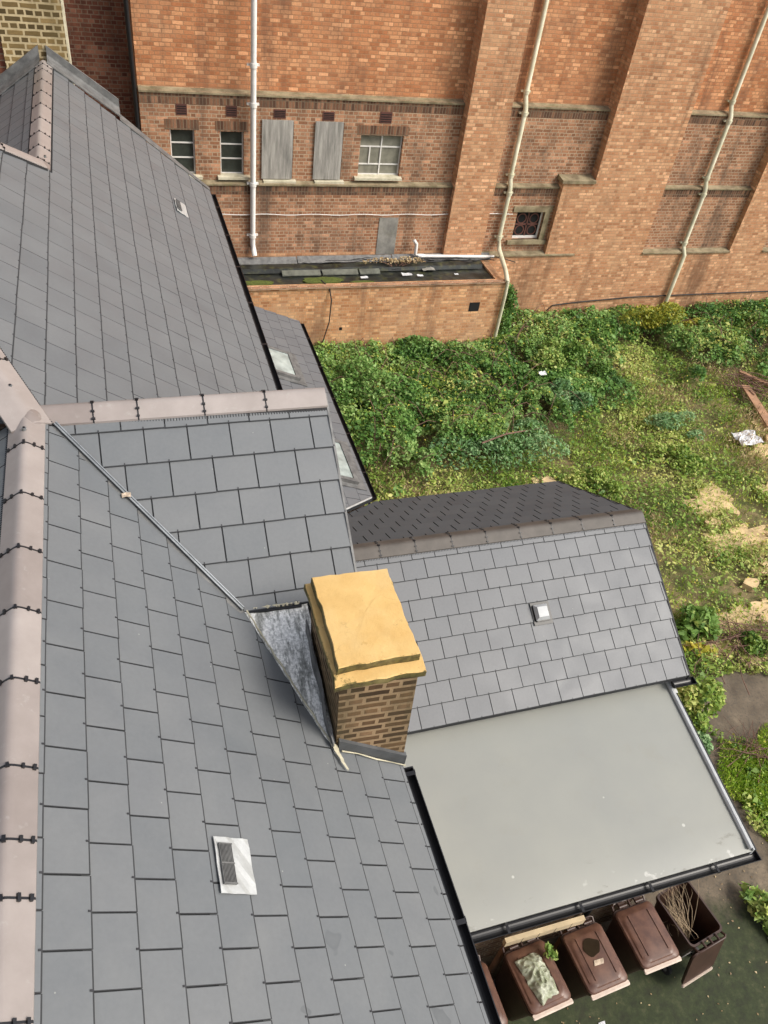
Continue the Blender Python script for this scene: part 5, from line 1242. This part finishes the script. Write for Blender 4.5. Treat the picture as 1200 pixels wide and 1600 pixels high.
def twigs(name, cx, cy, z0, rx, ry, h, n, mat, label, cat, origin, base=None, rad=.008):
    g = G()
    for k in range(n):
        if base: a = Vector(base)+Vector((random.uniform(-.05, .05), random.uniform(-.05, .05), 0)); b = Vector((cx+random.uniform(-rx, rx), cy+random.uniform(-ry, ry), z0+random.uniform(.3, 1)*h))
        else:
            th = random.uniform(0, math.pi); L_ = random.uniform(.25, .7); c_ = Vector((cx+random.gauss(0, rx*.5), cy+random.gauss(0, ry*.5), z0+random.uniform(.02, h))); dd = Vector((math.cos(th), math.sin(th), random.uniform(-.1, .1)))*L_; a, b = c_-dd, c_+dd
        m1 = a.lerp(b, .35)+Vector([random.uniform(-.05, .05) for _ in range(3)]); m2 = a.lerp(b, .7)+Vector([random.uniform(-.05, .05) for _ in range(3)])
        g.tube([a, m1, m2, b], [rad, rad*.8, rad*.6, rad*.3], 5)
    return tag(g.build(name, M[mat], origin=origin), label, cat)
random.seed(31)
twigs('dead_branches', 11.1, 6.9, .08, .9, .45, .22, 75, 'twig', 'heap of reddish brown dead branches on the sandy ground', 'branches', (11.1, 6.9, .05), rad=.010)
twigs('dead_branches', 11.7, 6.1, .08, .6, .25, .12, 34, 'twig', 'smaller heap of dead branches by the concrete patch', 'branches', (11.7, 6.1, .05), rad=.009)
twigs('dead_branches', 9.6, 4.8, .08, .4, .3, .15, 26, 'twig', 'few dead stems between shrub and bright grass', 'branches', (9.6, 4.8, .05), rad=.008)
twigs('dead_branches', 17.3, 15.2, .1, .9, .7, .4, 50, 'twig', 'tangle of dry brown stems around the long timber', 'branches', (17.3, 15.2, .05), rad=.014)
g = G()
for k in range(46):
    a = Vector((6.42+random.uniform(-.10, .06), 2.42+random.uniform(-.28, -.05), random.uniform(.45, .8))); th = random.gauss(2.1, .8)
    b = Vector((6.36+.30*math.cos(th)+random.uniform(-.08, .08), 2.48+.34*math.sin(th)+random.uniform(-.08, .08), random.uniform(.95, 1.42)))
    b.x = min(max(b.x, 6.02), 6.66)
    bend = Vector((random.uniform(-.14, .14), random.uniform(-.14, .14), random.uniform(0, .16)))
    P = [a.lerp(b, q)+bend*math.sin(math.pi*q)+Vector([random.uniform(-.012, .012) for _ in range(3)]) for q in (0, .2, .4, .6, .8, 1)]
    r_ = random.uniform(.002, .0055); g.tube(P, [r_, r_, r_*.9, r_*.7, r_*.5, r_*.3], 5)
tag(g.build('twig_bundle', M['twig_pale'], origin=(6.42, 2.42, .5)), 'tangle of dead twigs sticking out of the open bin', 'twigs')
g = G(); g.tube([(7.7, 13.1, .75), (8.4, 13.3, .8), (9.3, 13.6, .62), (9.9, 13.9, .4)], [.022, .02, .016, .01], 6); g.tube([(8.4, 13.3, .8), (8.7, 13.7, .85)], [.012, .004], 5)
tag(g.build('fallen_branch', M['twig'], origin=(8.7, 13.4, .6)), 'long bare branch lying across the weeds', 'branch')
# timbers at the right edge
def beam(a, b, w, h, label):
    a, b = Vector(a), Vector(b); D = (b-a).normalized(); s_ = D.cross(Vector((0, 0, 1))).normalized()*w/2; u_ = Vector((0, 0, h)); g = G()
    g.hexa([a-s_, b-s_, b+s_, a+s_, a-s_+u_, b-s_+u_, b+s_+u_, a+s_+u_]); tag(g.build('timber_beam', M['wood'], origin=tuple((a+b)/2), bevel=.006), label, 'timber')
beam((17.0, 15.1, .30), (16.6, 13.1, .16), .26, .05, 'orange brown timber board lying on the weeds at the right edge')
beam((17.4, 15.9, .22), (18.3, 14.3, .26), .12, .08, 'second timber almost buried in brown stems at the right')
def crumple(x, y, s_, mat, label, z=.1, cat='litter', nm='plastic_sheet'):
    g = G(); rows = [[(x+s_*(i/6-.5)*1.3, y+s_*(j/6-.5), z+s_*.5*abs(noise.noise(Vector((i*.8+x, j*.8+y, 3))))+.12*s_) for i in range(7)] for j in range(7)]
    g.sheet(rows, .006); tag(g.build(nm, M[mat], origin=(x, y, z)), label, cat)
crumple(15.55, 12.95, .55, 'plastic_white', 'crumpled pale plastic sheet on the ground near the timber board')
crumple(10.55, 15.75, .16, 'plastic_white', 'small white scrap at the top of the dark hollow', .75)
crumple(9.3, 14.1, .22, 'plank', 'pale scrap lying on the weeds above the fallen branch', .35)
crumple(10.45, 14.85, .4, 'blackm', 'black plastic bag in the hollow of the undergrowth', .5)
# pale stones near the sand
random.seed(44)
slabs = [(13.6, 9.0, .3), (12.6, 10.2, .2), (14.6, 10.1, .28), (13.9, 8.2, .24), (9.2, 12.2, .22), (9.05, 11.9, .16), (16.5, 12.9, .3), (12.3, 8.3, .2)]
sl_ = ['widest pale stone lying among the sand patches', 'flat pale stone just below the upper sand patch', 'pale stone at the right edge beside the sand', 'pale stone furthest down the sandy strip', 'larger pale stone behind the low dark roof corner', 'smaller pale stone behind the low dark roof corner', 'pale stone beside the crumpled plastic sheet', 'pale stone between sand and the slate verge']
for (x_, y_, s_), lb in zip(slabs, sl_):
    g = G(); n = 9; P = [(x_+s_*(1+.35*random.uniform(-1, 1))*math.cos(2*math.pi*i/n), y_+s_*.6*(1+.3*random.uniform(-1, 1))*math.sin(2*math.pi*i/n), .15+.02*random.random()) for i in range(n)]
    g.prism(P, (0, 0, -.15)); tag(g.build('stone', M['sandy'], origin=(x_, y_, 0), bevel=.012), lb, 'stone', 'pale stones on the plot')
# big leaves of the small plants at the yard wall foot
random.seed(50)
